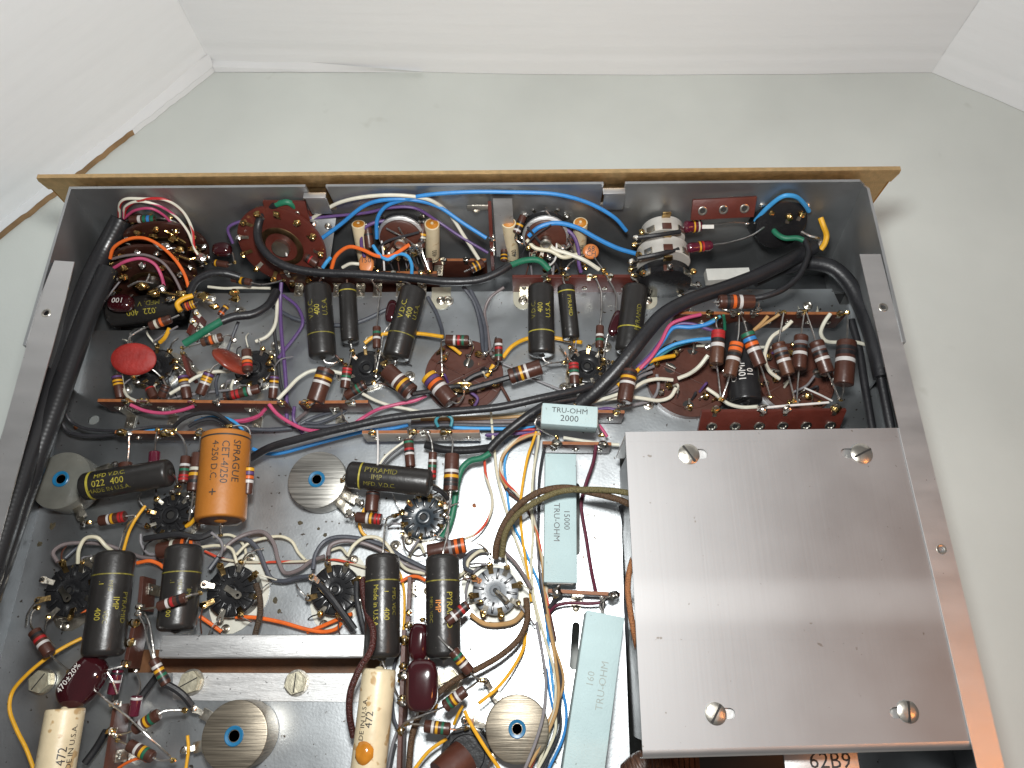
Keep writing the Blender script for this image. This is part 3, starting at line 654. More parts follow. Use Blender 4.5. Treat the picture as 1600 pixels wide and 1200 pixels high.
for (u, v), ang in zip(((1076, 710), (1346, 709), (1118, 1115), (1418, 1112)), (-1.0, .45, 1.0, 1.45)):
    c = at(u, v, ZL); r = cm(16.5, c); mb = MB(); lathe(mb, c, (0, 0, 1), [(.003, r), (.05, r), (.08, r * .86), (.115, r * .5), (.125, .01)], 28); s = link('screw', mb, M['screw'], cv)
    d = np.array([math.cos(ang), math.sin(ang), 0]); mb = MB(); V = []
    bev_box(mb, c + [0, 0, .10], d * r * .93, np.array([-d[1], d[0], 0]) * .035, (0, 0, .032), 0); link('slot', mb, M['dark'], s)
# --- things below the cover's front edge
t = thing('transformer', 'laminated power transformer core just showing under the front edge of the cover', 'transformer', at(1190, 1215, .5))
M['rust'] = mat('rusty_steel', (.13, .06, .03), .8, .3, .4, 200, .4, 700)
for k in range(7):
    mb = MB(); bev_box(mb, at(1034 + k * 8, 1207, 1.0), (.085, 0, 0), (0, .9, 0), (0, 0, 1.0), .02); link('lamination', mb, M['rust'], t)
mb = MB(); bev_box(mb, ((xg0 + 14.3) / 2 + .25, (at(986, 1235)[1] + yg0) / 2, -3.6), ((14.3 - xg0) / 2 - .3, 0, 0), (0, (yg0 - at(986, 1235)[1]) / 2 - .1, 0), (0, 0, 3.0), .15); link('core', mb, M['shadeblk'], t)  # black body added to fill the gap beside the cover with dark
pl = MB(); bev_box(pl, at(1284, 1198, 3.6), (1.28, 0, 0), (0, .62, .0), (0, 0, .06), .02); p_ = link('stamped_plate', pl, M['alu'], t)
print_flat(t, '62B9', at(1296, 1189, 3.6), (1, 0, 0), (0, 1, 0), .52, M['inkblack'], .07)
mb = MB(); tube(mb, smooth_path([at(985, 1215, 1.5), at(1010, 1196, 1.8), at(1060, 1205, 1.4)], 8), .55, 14); tag(link('sleeved_cable', mb, uvmat('rust_braid', (.10, .05, .03), (.03, .015, .01), 'braid'), None, at(1010, 1196, 1.8)), 'brown braided sleeve bending round below the lower left corner of the cover', 'cable')
# --- bracket bar and plate at lower left
t = thing('bracket_bar', 'pale aluminium channel bar lying across the lower left of the chassis', 'bar', at(407, 1012, 1.6)); M['alubar'] = mat('worn_aluminium', (.64, .64, .635), .55, 1, .12, 60, .2, 300, stretch=(1, 8, 1), speck=((.25, .25, .25), 500, .68))
a, b = at(249, 1010, 2.5), at(569, 1009, 2.5); mb = MB(); bev_box(mb, (a + b) / 2 - [0, 0, .35], (b - a) / 2, (0, cm(17, a), 0), (0, 0, .36), .09); link('channel', mb, M['alubar'], t)
for e in (a + [.5, 0, 0], b - [.5, 0, 0]):
    mb = MB(); bev_box(mb, e * [1, 1, 0] + [0, .1, .9], (.25, 0, 0), (0, .06, 0), (0, 0, .9), .01); link('leg', mb, M['alubar'], t)
tp = thing('transformer_plate', 'flat aluminium plate with slotted hex bolts below the channel bar', 'plate', at(420, 1080, .1))
sheet('plate', '', '', [(200, 1051, .22), (600, 1052, .22), (600, 1400, .22), (200, 1400, .22)], .06, 'zinc', tp)
sheet('edge_strip', '', '', [(270, 1051, .30), (572, 1053, .30), (572, 1097, .30), (270, 1094, .30)], .06, 'alubar', tp)
M['gapbrown'] = mat('gap_shade_brown', (.10, .04, .012), .6, 0, .3, 80, .2, 300)
sheet('gap_strip', '', '', [(200, 1015, .06), (600, 1015, .06), (600, 1052, .06), (200, 1052, .06)], .03, 'gapbrown', tp)  # brown sheet painted in for the dark gap under the channel bar
def hexbolt(label, u, v, ang, z=.34, parent=None):
    c = at(u, v, z); r = cm(17, c); t = parent or thing('hex_bolt', label, 'bolt', c, 'slotted hex bolts'); mb = MB()
    h = [c + r * np.array([math.cos(ang + k * PI / 3), math.sin(ang + k * PI / 3), 0]) for k in range(6)]; prism(mb, h, (0, 0, .3)); hd = link('head', mb, M['boltp'], t, fix=True)
    mb = MB(); lathe(mb, c, (0, 0, 1), [(.3, r * .84), (.32, r * .82), (.322, .01)], 24); link('crown', mb, M['boltp'], t)
    mb = MB(); lathe(mb, c, (0, 0, 1), [(.0, r * 1.15), (.03, r * 1.15), (.04, r * .9)], 24); link('washer', mb, M['screw'], t)
    d = np.array([math.cos(ang + .2), math.sin(ang + .2), 0]); mb = MB(); bev_box(mb, c + [0, 0, .312], d * r * .82, np.array([-d[1], d[0], 0]) * .022, (0, 0, .015), 0); link('slot', mb, M['dark'], t)
M['boltp'] = mat('plated_bolt', (.50, .47, .36), .5, .75, .15, 200, .25, 500)
hexbolt('slotted hex bolt left of the orange striped wires on the bright strip', 300, 1066, .3)
hexbolt('slotted hex bolt in the middle of the bright strip under the channel bar', 464, 1067, 1.35)
hexbolt('slotted hex bolt inside the loop of yellow wire at lower left', 67, 1065, .8, .05)
hexbolt('slotted hex bolt behind the big dipped brown capacitor on the white hot plate', 703, 1064, .2, .05)

# --- round cans with blue hubs
can('waxed grey round can with bright blue hub beside the left cables', (95, 750, 1.25), 92, 1.1, 'can_wax', hub=.22, hubp=(-.0, .04), lugs=(-1.0, .4))
can('scratched grey round can with teal hub left of the horizontal capacitor in the middle', (495, 749, 1.25), 92, 1.1, 'can_top', hub=.225, lugs=(-.75, -.45))
can('brown tinted round can with blue hub low on the transformer plate', (366, 1150, 1.7), 104, 1.4, 'can_brass', hub=.23, lugs=(2.7, 3.4))
can('yellowed round can with glassy blue hub at the bottom beside the wire bundle', (808, 1139, 1.4), 100, 1.2, 'can_brass', hub=.22, lugs=(2.2, 3.0, 3.9))
t = thing('fuse_cap', 'black moulded cap with brown rod at the bottom edge of the picture', 'cap', at(728, 1182, 0)); c = at(728, 1180, 1.2); mb = MB()
lathe(mb, at(728, 1180, 1.2) * [1, 1, 0], (0, 0, 1), [(.05, .98), (1.0, .98), (1.15, .92), (1.15, .72), (1.0, .68), (1.0, .1)], 40); link('body', mb, M['bake'], t)
mb = MB(); tube(mb, [at(726, 1182, 1.1), at(690, 1216, 1.6)], .66, 22); link('rod', mb, M['phen'], t)

# --- tube sockets
S9 = 'small nine pin tube sockets'; S8 = 'octal tube sockets'
T(0, 480, 4)
socket('small black socket under the red disc capacitor', (965, 372, .55), 250, 9, .2, group=S9, plate='lug', prot=.5, pr=1.05)
T(360, 480, 4)
socket('small black socket below the tilted dull red disc', (145, 378, .55), 248, 9, .5, group=S9, prot=1.0, pr=1.05)
socket('small black socket below the left trio of hanging capacitors', (850, 378, .6), 244, 9, .3, group=S9, prot=.8, pr=1.05)
T(720, 480, 4)
socket('small black socket below the right trio of hanging capacitors', (790, 368, .6), 236, 9, .1, group=S9, prot=.8, pr=1.05)
T(0, 720, 5)
socket('dark ribbed socket under the left horizontal capacitor beside the orange cylinder', (1335, 425, .8), 330, 9, .2, group=S9, prot=1.2, ribs=9, pr=1.1, hub=.34)
T(540, 720, 5)
socket('slate black ribbed socket with hollow hub under the middle horizontal capacitor', (607, 440, .85), 345, 11, .1, 'bakeblue', group=S9, ribs=11, hub=.26, prot=.9, pr=1.02, lugl=.32)
M['creamring'] = mat('cream_socket_ring', (.55, .54, .47), .45, 0, .1, 80, .1, 400)
T(0, 720, 5)
socket('black octal socket at the far left under the first big capacitor', (545, 1010, .8), 400, 8, .4, group=S8, lw=.3, ribs=8, plate='lug', prot=1.35, lugl=.6, hub=.2, ears=1.35)
T(280, 720, 5)
socket('black octal socket with slotted key right of the second big capacitor', (410, 1015, .85), 395, 8, .55, group=S8, lw=.3, ribs=16, plate='creamring', prot=1.35, lugl=.55, hub=.16, ears=1.3, pr=1.24)
socket('black octal socket with two black wires crossing it left of the third big capacitor', (1215, 1005, .85), 385, 8, .35, group=S8, lw=.3, ribs=16, plate='creamring', prot=1.2, lugl=.5, hub=.2, ears=1.3, pr=1.22)
T(540, 720, 5)
M['sheen'] = mat('flash_sheen_bakelite', (.17, .185, .20), .34, 0, .1, 80, .1, 500)  # black bakelite painted paler to imitate the flash highlight
socket('pale numbered octal socket fed by the braided brown leads', (1170, 1015, .9), 360, 8, .25, 'sheen', group=S8, lw=.3, ribs=8, plate='creamring', prot=-.5, lugl=.5, hub=.17, ears=1.35, nums=6, pr=1.25, ribh=.07)
T(0, 0, 1)
for lb, u, v, d, z in (('round loop tag in the octal socket hub with slotted key', 362, 924, (1, -.55, .15), 1.1), ('loop tag standing from the far left octal socket hub', 100, 927, (.7, -.6, .25), 1.2)):
    c = at(u, v, z); t = thing('key_tag', lb, 'tag', c); tab(t, c - nrm(d) * .35, d, (0, 0, 1), .85, .32, 'loop', 'lug')
c = at(776, 925, 1.0); t = thing('guide_pin', 'split metal guide pin lying in the pale numbered socket', 'pin', c); mb = MB(); tube(mb, [c, c + [.45, -.42, .25]], .12, 14); link('pin', mb, M['screw'], t); mb = MB(); bev_box(mb, c + [.25, -.25, .26], (.16, -.15, .08), (.03, .03, 0), (0, 0, .01), 0); link('slit', mb, M['dark'], t)

# --- brown wafer boards
T(720, 480, 4)
wafer('brown wafer left of the blue grey 2000 block, crossed by the black sleeved lead', (20, 425, .35), 492, ((1.25, .35), (4.4, .5)), rot=.9)
wafer('brown wafer with yellow and white wires in the middle right', (1425, 440, .35), 520, ((1.35, .75), (4.6, .72), (2.6, .5)), rot=.5)
T(1040, 440, 4)
wafer('brown wafer half hidden behind the row of slanting resistors', (815, 600, .35), 480, ((2.9, .55), (.2, .6)), rot=.2)

# --- terminal strips
T(0, 480, 4)
strip('long brown strip across the left side below the two left sockets', (607, 592, 1.75), (1782, 606, 1.75), 1.25, (.16, .24, .27, .51, .64, .98), (), (.085, .32, .79), 'phen')
strip('brown strip behind the orange cylinder with a big solder lump', (715, 790, 1.7), (1390, 795, 1.7), .95, (.08, .48, .52, .80), (.17, .35, .7), (), 'phen', sm=.17)
T(360, 480, 4)
strip('short brown strip below the left middle nine pin socket', (425, 605, 1.75), (860, 600, 1.75), 1.15, (.1, .73, .78), (.5,), (.48,), 'phen')
M['phen_pale'] = mat('phenolic_worn_pale', (.36, .33, .29), .5, 0, .3, 100, .2, 500)
strip('pale faced strip with teal wire loop in the centre of the chassis', (822, 792, 1.9), (1556, 786, 1.9), 1.1, (.09, .44, .52, .70), (.1, .3, .69, .9), (), 'phen_pale', sm=.14)
T(360, 240, 4)
s4 = strip('dark strip behind the long black cable at the upper left', (310, 752, 1.15), (1290, 752, 1.15), 1.9, (.05, .22, .33, .47, .73, .9), (), (.085, .34, .49, .60, .75, .89), 'phen')
strip('dark brown strip with two white lugs behind the black cable', (1265, 672, .4), (1600, 672, .4), 1.6, (.2, .62), (), (.1,), 'phen', lm='solder', sm=.16)
T(720, 240, 4)
s5 = strip('red brown strip above the right trio of hanging capacitors', (322, 775, 1.45), (1246, 772, 1.45), 1.9, (.22, .37, .52, .66, .83), (.36, .5, .64, .775), (.08, .93), 'phen_red', sm=.15)
T(1040, 440, 4)
s6 = strip('orange edged strip above the slanting resistors at the right', (62, 205, 2.2), (1130, 208, 2.2), 1.35, (.2, .34, .46, .60, .73, .96), (.175, .31, .435, .575, .69, .81, .93), (), 'phen', sm=.17)
strip('red brown strip with six large eyelets along the top of the cover', (228, 815, 2.5), (1132, 806, 2.5), 1.6, (.09, .42, .58, .92), (.09, .255, .425, .59, .755, .925), (), 'phen_red', eye_r=.25, sm=.19, tilt=.5, bare=())
T(720, 480, 4)
strip('brown strip to the right of the blue grey 2000 block', (820, 660, 1.6), (1025, 665, 1.6), 1.3, (.75,), (.6,), (), 'phen', eye_r=.15, sm=.18)
strip('dark strip under the blue grey 2000 block', (510, 858, 1.5), (942, 865, 1.5), 1.2, (.2, .88), (.17, .5, .84), (), 'phen', eye_r=.15, sm=.2, lm='solder')
T(780, 720, 5)
strip('black strip at the foot of the 15000 block with a dark wrapped joint', (380, 1030, 1.3), (945, 1060, 1.3), .5, (.12, .9), (), (.42,), 'phen', sm=.22, lm='solder')
T(1040, 240, 4)
strip('small red strip with three eyelets on the front wall at the upper right', (172, 292, 3.3), (572, 270, 3.3), .95, (), (.17, .5, .83), (), 'phen_red', eye_r=.22, tilt=.75)
T(360, 240, 4)
strip('small red board on the front wall inside the black and green cable loop', (200, 300, 3.4), (466, 305, 3.4), 1.1, (), (.3, .75), (), 'phen_red', eye_r=.13, tilt=.4)
T(0, 720, 5)
strip('brown strip standing between the first two big capacitors', (1122, 900, 1.6), (1100, 1165, 1.6), 1.1, (.9,), (), (.35,), 'phen', lm='solder', edge='phen')
T(0, 960, 5)
strip('brown strip running down beside the big dipped brown capacitor', (1062, 60, 1.6), (985, 420, 1.6), 1.1, (.02, .45, .9), (), (), 'phen', sm=.15, edge='phen')
strip('brown strip running off the bottom beside the white tubular at the left', (915, 700, 1.5), (835, 1230, 1.5), 1.1, (.0, .4), (), (.8,), 'phen', sm=.16, edge='phen')
T(540, 720, 5)
strip('brown strip standing between the third and fourth big capacitors', (515, 905, 1.7), (500, 1300, 1.7), 1.2, (.72, .97), (), (.2,), 'phen', edge='phen')
T(540, 960, 5)
strip('long brown strip beside the dipped brown block at the bottom', (470, 120, 1.7), (430, 1230, 1.7), 1.2, (.08, .27, .34, .5, .53, .72), (), (), 'phen', sm=.16, edge='phen')
T(720, 240, 4)
strip('upright brown strip edge on between the two upper controls', (190, 295, 4.0), (205, 640, 2.2), 2.2, (.7, .9), (), (), 'phen_red', lm='solder')
T(0, 480, 4)
strip('small tilted brown board with square lug beside the green wire tip', (1240, 30, 2.0), (1180, 165, 1.6), 1.0, (.1, .5), (), (.5,), 'phen_red')
strip('small brown board with square eyelets right of the left socket', (1150, 285, 1.7), (1190, 425, 1.5), .9, (.05,), (), (.45,), 'phen_red')

# pale riveted feet of the strips, lying on the deck
T(0, 0, 1)
M['pale_foot'] = mat('pale_plated_foot', (.50, .48, .38), .45, .4, .15, 100, .1, 500)
for p_, lst in ((s4, ((689, 470, 449),)), (s5, ((817, 470, 449), (1012, 470, 449))), (s6, ((1262, 478, 492), (1070, 482, 494)))):
    for u, v, v2 in lst:
        c = at(u, v, .03); e = at(u, v2, .03); hw = cm(15, c); y1 = e[1]; P = [np.array([c[0] - hw, y1, .012]), np.array([c[0] - hw, c[1], .012])] + [np.array([c[0] + hw * math.cos(q), c[1] + hw * math.sin(q), .012]) for q in np.linspace(PI, 2 * PI, 9)] + [np.array([c[0] + hw, y1, .012])]
        mb = MB(); prism(mb, P, (0, 0, .04)); f_ = link('foot', mb, M['pale_foot'], p_, fix=True); rivet(f_, c + [0, 0, .025], .24)
# --- big capacitors
G = 'dark moulded film capacitors'
T(360, 240, 4)
cap('dark cylinder hanging leftmost of the left trio, printed V.D.C. 400 U.S.A.', (543, 822, 1.9), (578, 1278, 1.3), 168, (.70,), [('V.D.C.', .62, .38, 34, -1, 'inkdim'), ('400', .15, .4, 34, -1), ('U.S.A.', -.42, .36, 34, -1, 'inkdim')], [(556, 800, 1.9), (575, 770, 1.7)], [(592, 1300, 1.2), (640, 1310, 1.1), (690, 1290, 1.0)], group=G)
cap('slim dark cylinder in the left trio with a yellow ring at its top', (730, 820, 1.8), (748, 1178, 1.3), 110, ((.13, .06, 'ink'),), (), [(728, 790, 1.7)], [(755, 1200, 1.2), (765, 1250, 1.0)], group=G)
cap('leaning dark cylinder rightmost of the left trio, printed V.D.C. 400', (1150, 842, 2.0), (1030, 1282, 1.5), 168, (.68,), [('V.D.C.', .45, .36, 34, -1), ('400', -.1, .4, 34, -1), ('U.S.A.', -.6, .36, 30, -1, 'inkdim')], [(1120, 815, 1.8), (1060, 790, 1.6)], [(1030, 1310, 1.4), (1000, 1330, 1.2), (965, 1325, 1.0)], group=G)
T(720, 240, 4)
cap('dark cylinder hanging leftmost of the right trio, printed bright 400', (500, 826, 1.9), (505, 1262, 1.4), 164, ((.69, .06, 'ink'),), [('V.D.C.', .58, .4, 30, -1, 'inkdim'), ('400', .05, .38, 32, -1), ('U.S.A.', -.55, .4, 32, -1)], [(520, 800, 1.9), (545, 785, 1.8)], [(530, 1300, 1.3), (640, 1305, 1.1)], group=G)
cap('slimmer dark cylinder in the middle of the right trio with vertical yellow name', (655, 826, 1.9), (690, 1160, 1.4), 108, ((.13, .06, 'ink'),), [('PYRAMID', .25, .42, 24, 1)], [(640, 790, 1.8), (640, 750, 1.7)], [(700, 1190, 1.2), (705, 1230, 1.0)], group=G)
cap('dark cylinder rightmost of the right trio with yellow name up its right edge', (1092, 830, 2.0), (1042, 1246, 1.6), 160, ((.66, .06, 'ink'),), [('PYRAMID', -.5, .52, 30, -1, 'inkdim')], [(1105, 800, 1.9), (1065, 770, 1.7), (1060, 735, 1.6)], [(1035, 1275, 1.4), (1010, 1320, 1.1), (960, 1330, 1.0)], group=G)
T(0, 480, 4)
cap('horizontal dark cylinder at the left printed 022 400 with a yellow end ring', (520, 1125, 2.2), (1068, 1032, 2.2), 175, ((.12, .10, 'ink'),), [('MFD V.D.C.', .62, .38, 28, 1), ('022  400', .08, .36, 40, 1), ('MADE IN U.S.A.', -.42, .36, 28, 1, 'inkdim')], [(500, 1130, 2.0)], [(1085, 1050, 2.0), (1110, 1120, 1.2)], group=G)
T(360, 480, 4)
cap('horizontal dark cylinder in the centre printed PYRAMID IMP', (735, 1045, 2.2), (1255, 1100, 2.2), 170, ((.17, .07, 'ink'),), [('PYRAMID', .5, .42, 36, 1, 'inkdim'), ('IMP', 0, .38, 32, 1, 'inkdim'), ('MFD. V.D.C.', -.52, .42, 28, 1, 'inkdim')], [(715, 1050, 2.0), (700, 1080, 1.5)], [(1290, 1120, 1.8), (1330, 1150, 1.4)], group=G)
T(0, 720, 5)
cap('first big dark cylinder at lower left with a bright white streak', (905, 715, 2.1), (800, 1535, 2.1), 300, (.24,), [('PYRAMID', .72, .56, 40, 1, 'inkdim'), ('IMP', .28, .52, 44, 1), ('MFD', -.05, .36, 30, 1, 'inkdim'), ('.1', -.5, .33, 36, 1), ('400', -.5, .62, 44, 1), ('VDC', -.12, .65, 34, 1, 'inkdim')], [(930, 690, 2.2), (975, 540, 1.8), (1010, 480, 1.4), (1060, 440, 1.2)], [(790, 1570, 1.8)], group=G)
cap('second big dark cylinder at lower left, a small striped resistor over its foot', (1445, 665, 1.9), (1375, 1330, 1.9), 285, (.34,), [('IMP', .42, .60, 36, 1, 'inkdim'), ('MFD', -.05, .50, 30, 1, 'inkdim'), ('.1', -.45, .46, 34, 1, 'inkdim'), ('400', -.5, .8, 36, 1)], [(1462, 630, 1.9), (1470, 600, 1.7)], [(1370, 1350, 1.7)], group=G)
T(540, 720, 5)
cap('third big dark cylinder printed Made in U.S.A., beside the dark red braided lead', (290, 735, 2.1), (285, 1545, 2.1), 270, (.27,), [('Made in U.S.A.', -.38, .52, 38, 1), ('.1', .2, .38, 36, 1), ('400', .22, .60, 44, 1), ('MFD. VDC', .68, .48, 32, 1, 'inkdim')], [(295, 690, 2.1), (325, 450, 1.6), (380, 430, 1.3)], [(285, 1580, 1.8)], group=G)
cap('fourth big dark cylinder with orange print, an orange banded resistor over its top', (757, 740, 2.0), (765, 1540, 2.0), 268, (.27,), [('MFD. VDC', -.72, .55, 30, 1, 'inkdim'), ('IMP', -.28, .52, 44, 1, 'inkor'), ('PYRAMID', .36, .56, 46, 1, 'ink')], [(765, 700, 2.0), (800, 560, 1.7), (800, 420, 1.4), (785, 390, 1.3)], [(765, 1580, 1.8)], group=G)
T(0, 240, 4)
cap('dark cylinder in the pit at the upper left printed 400 under the dipped maroon part', (690, 1000, .2), (1160, 945, .2), 180, (), [('MFD. V D.C.', -.45, .5, 32, -1, 'inkdim'), ('.022  400', .1, .5, 36, -1)], None, [(1180, 940, .2)], group=G)
cap('second dark cylinder in the pit crossing behind the thin brown and orange wires', (860, 690, -.3), (1180, 760, -.3), 160, (), [('400', 0, .8, 32, -1)], None, None, group=G)
M['orange_tube'] = mat('orange_paper_tube', (.32, .115, .014), .5, 0, .08, 60, .15, 400, speck=((.3, .08, .01), 260, .74))
T(0, 480, 4)
t = cap('fat orange cylinder printed SPRAGUE with a black ring at its top', (1418, 800, 2.6), (1378, 1335, 2.6), 300, ((.075, .07, 'inkblack'),), [('SPRAGUE', .42, .38, 46, 1), ('CET-4/250', -.02, .40, 44, 1), ('4-250 D.C.', -.42, .38, 40, 1), ('+', -.42, .74, 60, 1)], [(1420, 760, 2.4), (1425, 745, 2.2)], [(1375, 1390, 2.2), (1380, 1425, 1.9)], 'orange_tube', 'inkblack', 'paper tube capacitors', round_=.10)
mb = MB(); a_, b_ = A((1418, 800, 2.6)), A((1378, 1335, 2.6)); ax_ = nrm(b_ - a_); lathe(mb, b_ + ax_ * .01, ax_, [(0, px(300, b_) * .42), (.004, .02)], 28); link('end_plug', mb, M['phen'], t)
M['black_tube'] = mat('black_sleeved_cap', (.013, .013, .014), .3, 0, .2, 90, .1, 500)
T(1040, 440, 4)
cap('black cylinder with white print 10 MF behind the slanting resistors', (445, 290, 1.3), (500, 760, 1.3), 200, (), [('CE4', .5, .70, 38, -1, 'inkwhite'), ('10MF', -.02, .66, 42, -1, 'inkwhite'), ('10', -.5, .68, 38, -1, 'inkwhite')], [(435, 265, 1.3)], [(520, 790, 1.2), (560, 795, 1.4)], 'black_tube', group='paper tube capacitors', round_=.12)
WX = 'cream wax paper capacitors'
T(0, 960, 5)
t = cap('cream tubular capacitor printed 472 running off the lower left', (515, 735, 2.3), (395, 1420, 2.3), 285, (), [('MADE IN U.S.A.', -.62, .52, 42, -1), ('472', -.2, .55, 62, -1)], [(560, 690, 2.0)], None, 'wax', 'inkblack', WX, round_=.12)
mb = MB(); blob(mb, A((400, 910, 2.75)), .2, (1, 1.4, .35), .2); link('wax_stain', mb, M['amber'], t)
T(540, 960, 5)
t = cap('cream tubular capacitor printed 472 with an amber resin drip beside the channel bar', (265, 425, 2.3), (165, 1320, 2.3), 270, (), [('MADE IN U.S.A.', .62, .50, 40, -1), ('472', .25, .45, 56, -1)], [(270, 395, 2.1), (285, 370, 1.9)], None, 'wax', 'inkblack', WX, round_=.2)
mb = MB(); blob(mb, A((146, 1085, 2.90)), .34, (1, 1.25, .45), .1); link('resin_drip', mb, M['amber'], t)

# --- blue grey block resistors
T(720, 480, 4)
ceramic('short blue grey block printed TRU-OHM 2000 lying across the wires', [(510, 595, 2.9), (857, 622, 2.9), (853, 752, 2.9), (502, 728, 2.9)], .75, [('TRU-OHM', 0, -.38, 36, 0), ('2000', 0, .36, 42, 0)], la=[(480, 690, 2.2), (465, 730, 2.1), (530, 780, 1.9), (600, 810, 1.7)], lb=[(865, 760, 2.3), (880, 800, 2.0)])
T(780, 720, 5)
ceramic('long blue grey block printed TRU-OHM 15000 beside the loose wires', [(357, -58, 1.9), (604, -58, 1.9), (606, 952, 1.9), (350, 952, 1.9)], .85, [('TRU-OHM', -.25, .10, 48, PI / 2), ('15000', .38, .06, 46, PI / 2)], la=None, lb=[(450, 1000, 1.4), (440, 1060, 1.2)])
T(780, 960, 5)
ceramic('longest blue grey block printed faint TRU-OHM 160 leaning at the bottom', [(684, -20, 2.6), (980, 10, 2.6), (812, 1340, 2.6), (478, 1310, 2.6)], 1.3, [('160', -.28, -.18, 56, -PI / 2), ('TRU-OHM', .33, -.13, 58, -PI / 2)], 'inkgrey', la=[(790, -60, 1.8), (810, -120, 1.4)], lb=None)

# --- dipped and disc capacitors
M['red_disc'] = mat('matt_red_disc', (.25, .014, .010), .6, 0, .2, 130, .3, 500, speck=((.5, .06, .05), 900, .7))
M['dull_disc'] = mat('glossy_dull_red_disc', (.20, .035, .02), .25, 0, .2, 120, .1, 300)
M['tan_disc'] = mat('orange_tan_disc', (.50, .17, .05), .35, 0, .12, 120, .1, 300)
T(0, 480, 4)
disc('bright red disc capacitor standing over the left socket', (836, 325, 2.0), 34, 26, .32, (.12, -.25, .9), 'red_disc', la=[(800, 260, 2.0), (810, 190, 2.0), (900, 130, 1.9)], lb=[(960, 395, 1.3), (1010, 440, 1.1)])
disc('dull red disc capacitor seen nearly edge on over the second left socket', (1450, 340, 1.9), 34, 30, .34, (.62, .62, .42), 'dull_disc', la=[(1345, 270, 1.6)], lb=[(1550, 430, 1.3)])
T(360, 240, 4)
disc('small orange disc capacitor behind the black cable at the left', (850, 690, 1.5), 12, 16, .25, (0, -.35, .93), 'tan_disc', rows=[('150', .3, 8)], la=[(820, 780, 1.1)], lb=[(890, 790, 1.1)])
T(720, 240, 4)
disc('small orange disc capacitor printed 68 above the right strip', (812, 612, 1.8), 13, 12, .25, (.1, -.4, .9), 'tan_disc', rows=[('68', .3, 8), ('CH', -.35, 8)], la=[(740, 650, 1.8), (680, 690, 1.7), (660, 720, 1.6)], lb=[(855, 680, 1.7), (890, 725, 1.6)])
T(0, 960, 5)
dipped('large dipped brown capacitor printed 470 beside the first big cylinder', (645, 530, 2.1), 1.05, 41, 28, .5, la=[(830, 440, 1.9), (980, 400, 1.7)], lb=[(545, 440, 2.0)], rows=[('470±20%', .45, 9, 1)])
T(540, 960, 5)
dipped('large dipped brown block between the cream tubular and the yellow wires', (598, 555, 2.3), PI / 2, 38, 25, .5, la=[(460, 640, 1.8)], lb=[(560, 800, 1.6)], pw=.6)
dipped('smaller dipped black brown block at the foot of the strip above the large one', (575, 215, 1.8), PI / 2, 28, 16, .45, la=[(520, 60, 1.7)], lb=[(620, 340, 1.6)], pw=.65)
T(0, 240, 4)
dipped('dipped maroon capacitor printed 100 in the left pit', (757, 935, 1.4), 0, 20, 14, .32, rows=[('100', 0, 9, -1)], la=[(690, 880, 1.4)], lb=[(830, 880, 1.5)])
dipped('dipped maroon capacitor in the pit below the orange wire', (850, 570, 1.4), .2, 15, 9, .28, la=[(780, 570, 1.3)], lb=[(930, 530, 1.5)])
dipped('two lobed maroon part beside the left rotary switch', (1390, 600, 2.0), 0, 15, 11, .3, lb=[(1450, 620, 1.8), (1465, 680, 1.5)])
T(360, 240, 4)
dipped('narrow maroon dipped capacitor tucked left of the leaning cylinder', (1008, 985, 1.4), 1.45, 19, 9, .25, la=[(1040, 930, 1.5), (1060, 850, 1.6)], lb=[(1000, 1060, 1.2), (960, 1120, 1.1), (940, 1230, 1.0), (905, 1390, .8)])
T(720, 240, 4)
dipped('narrow maroon dipped capacitor tucked left of the rightmost hanging cylinder', (968, 1060, 1.5), 1.2, 23, 9, .27, la=[(970, 960, 1.5), (970, 880, 1.5), (900, 745, 1.6)], lb=[(925, 1120, 1.2), (905, 1200, 1.0), (890, 1290, .9)])

# --- controls along the front wall
M['potbody'] = mat('pale_grey_pot', (.52, .50, .46), .45, .2, .1, 80, .15, 300)
def pot(label, u, v, rpx, z0, z1, ang=0, m='potbody', base=True, group='controls on the front wall'):
    # round body on the wall, its axis runs towards the viewer
    c = at(u, v, (z0 + z1) / 2); r = cm(rpx, c); t = thing('control', label, 'control', c, group); g = c
    return t, c, r
def wallpot(label, u, v, z, wpx, m, back=.9, wafers=2, group='controls on the front wall'):
    c = at(u, v, z); r = cm(wpx, c) / 2; t = thing('control', label, 'control', c, group); Y = np.array([0, -1.0, 0])
    mb = MB(); lathe(mb, c - Y * back, Y, [(0, r), (back - .1, r), (back - .02, r * .95), (back, r * .86), (back + .001, .01)], 36); link('shell', mb, M[m], t)
    mb = MB(); bev_box(mb, c + np.array([0, back * .2, r * 1.0]), (r * .3, 0, 0), (0, .25, 0), (0, 0, .05), .01); link('tongue', mb, M['brass'], t)
    return t, c, r
T(0, 0, 1)
X0 = at(1040, 345, 3.0)[0]
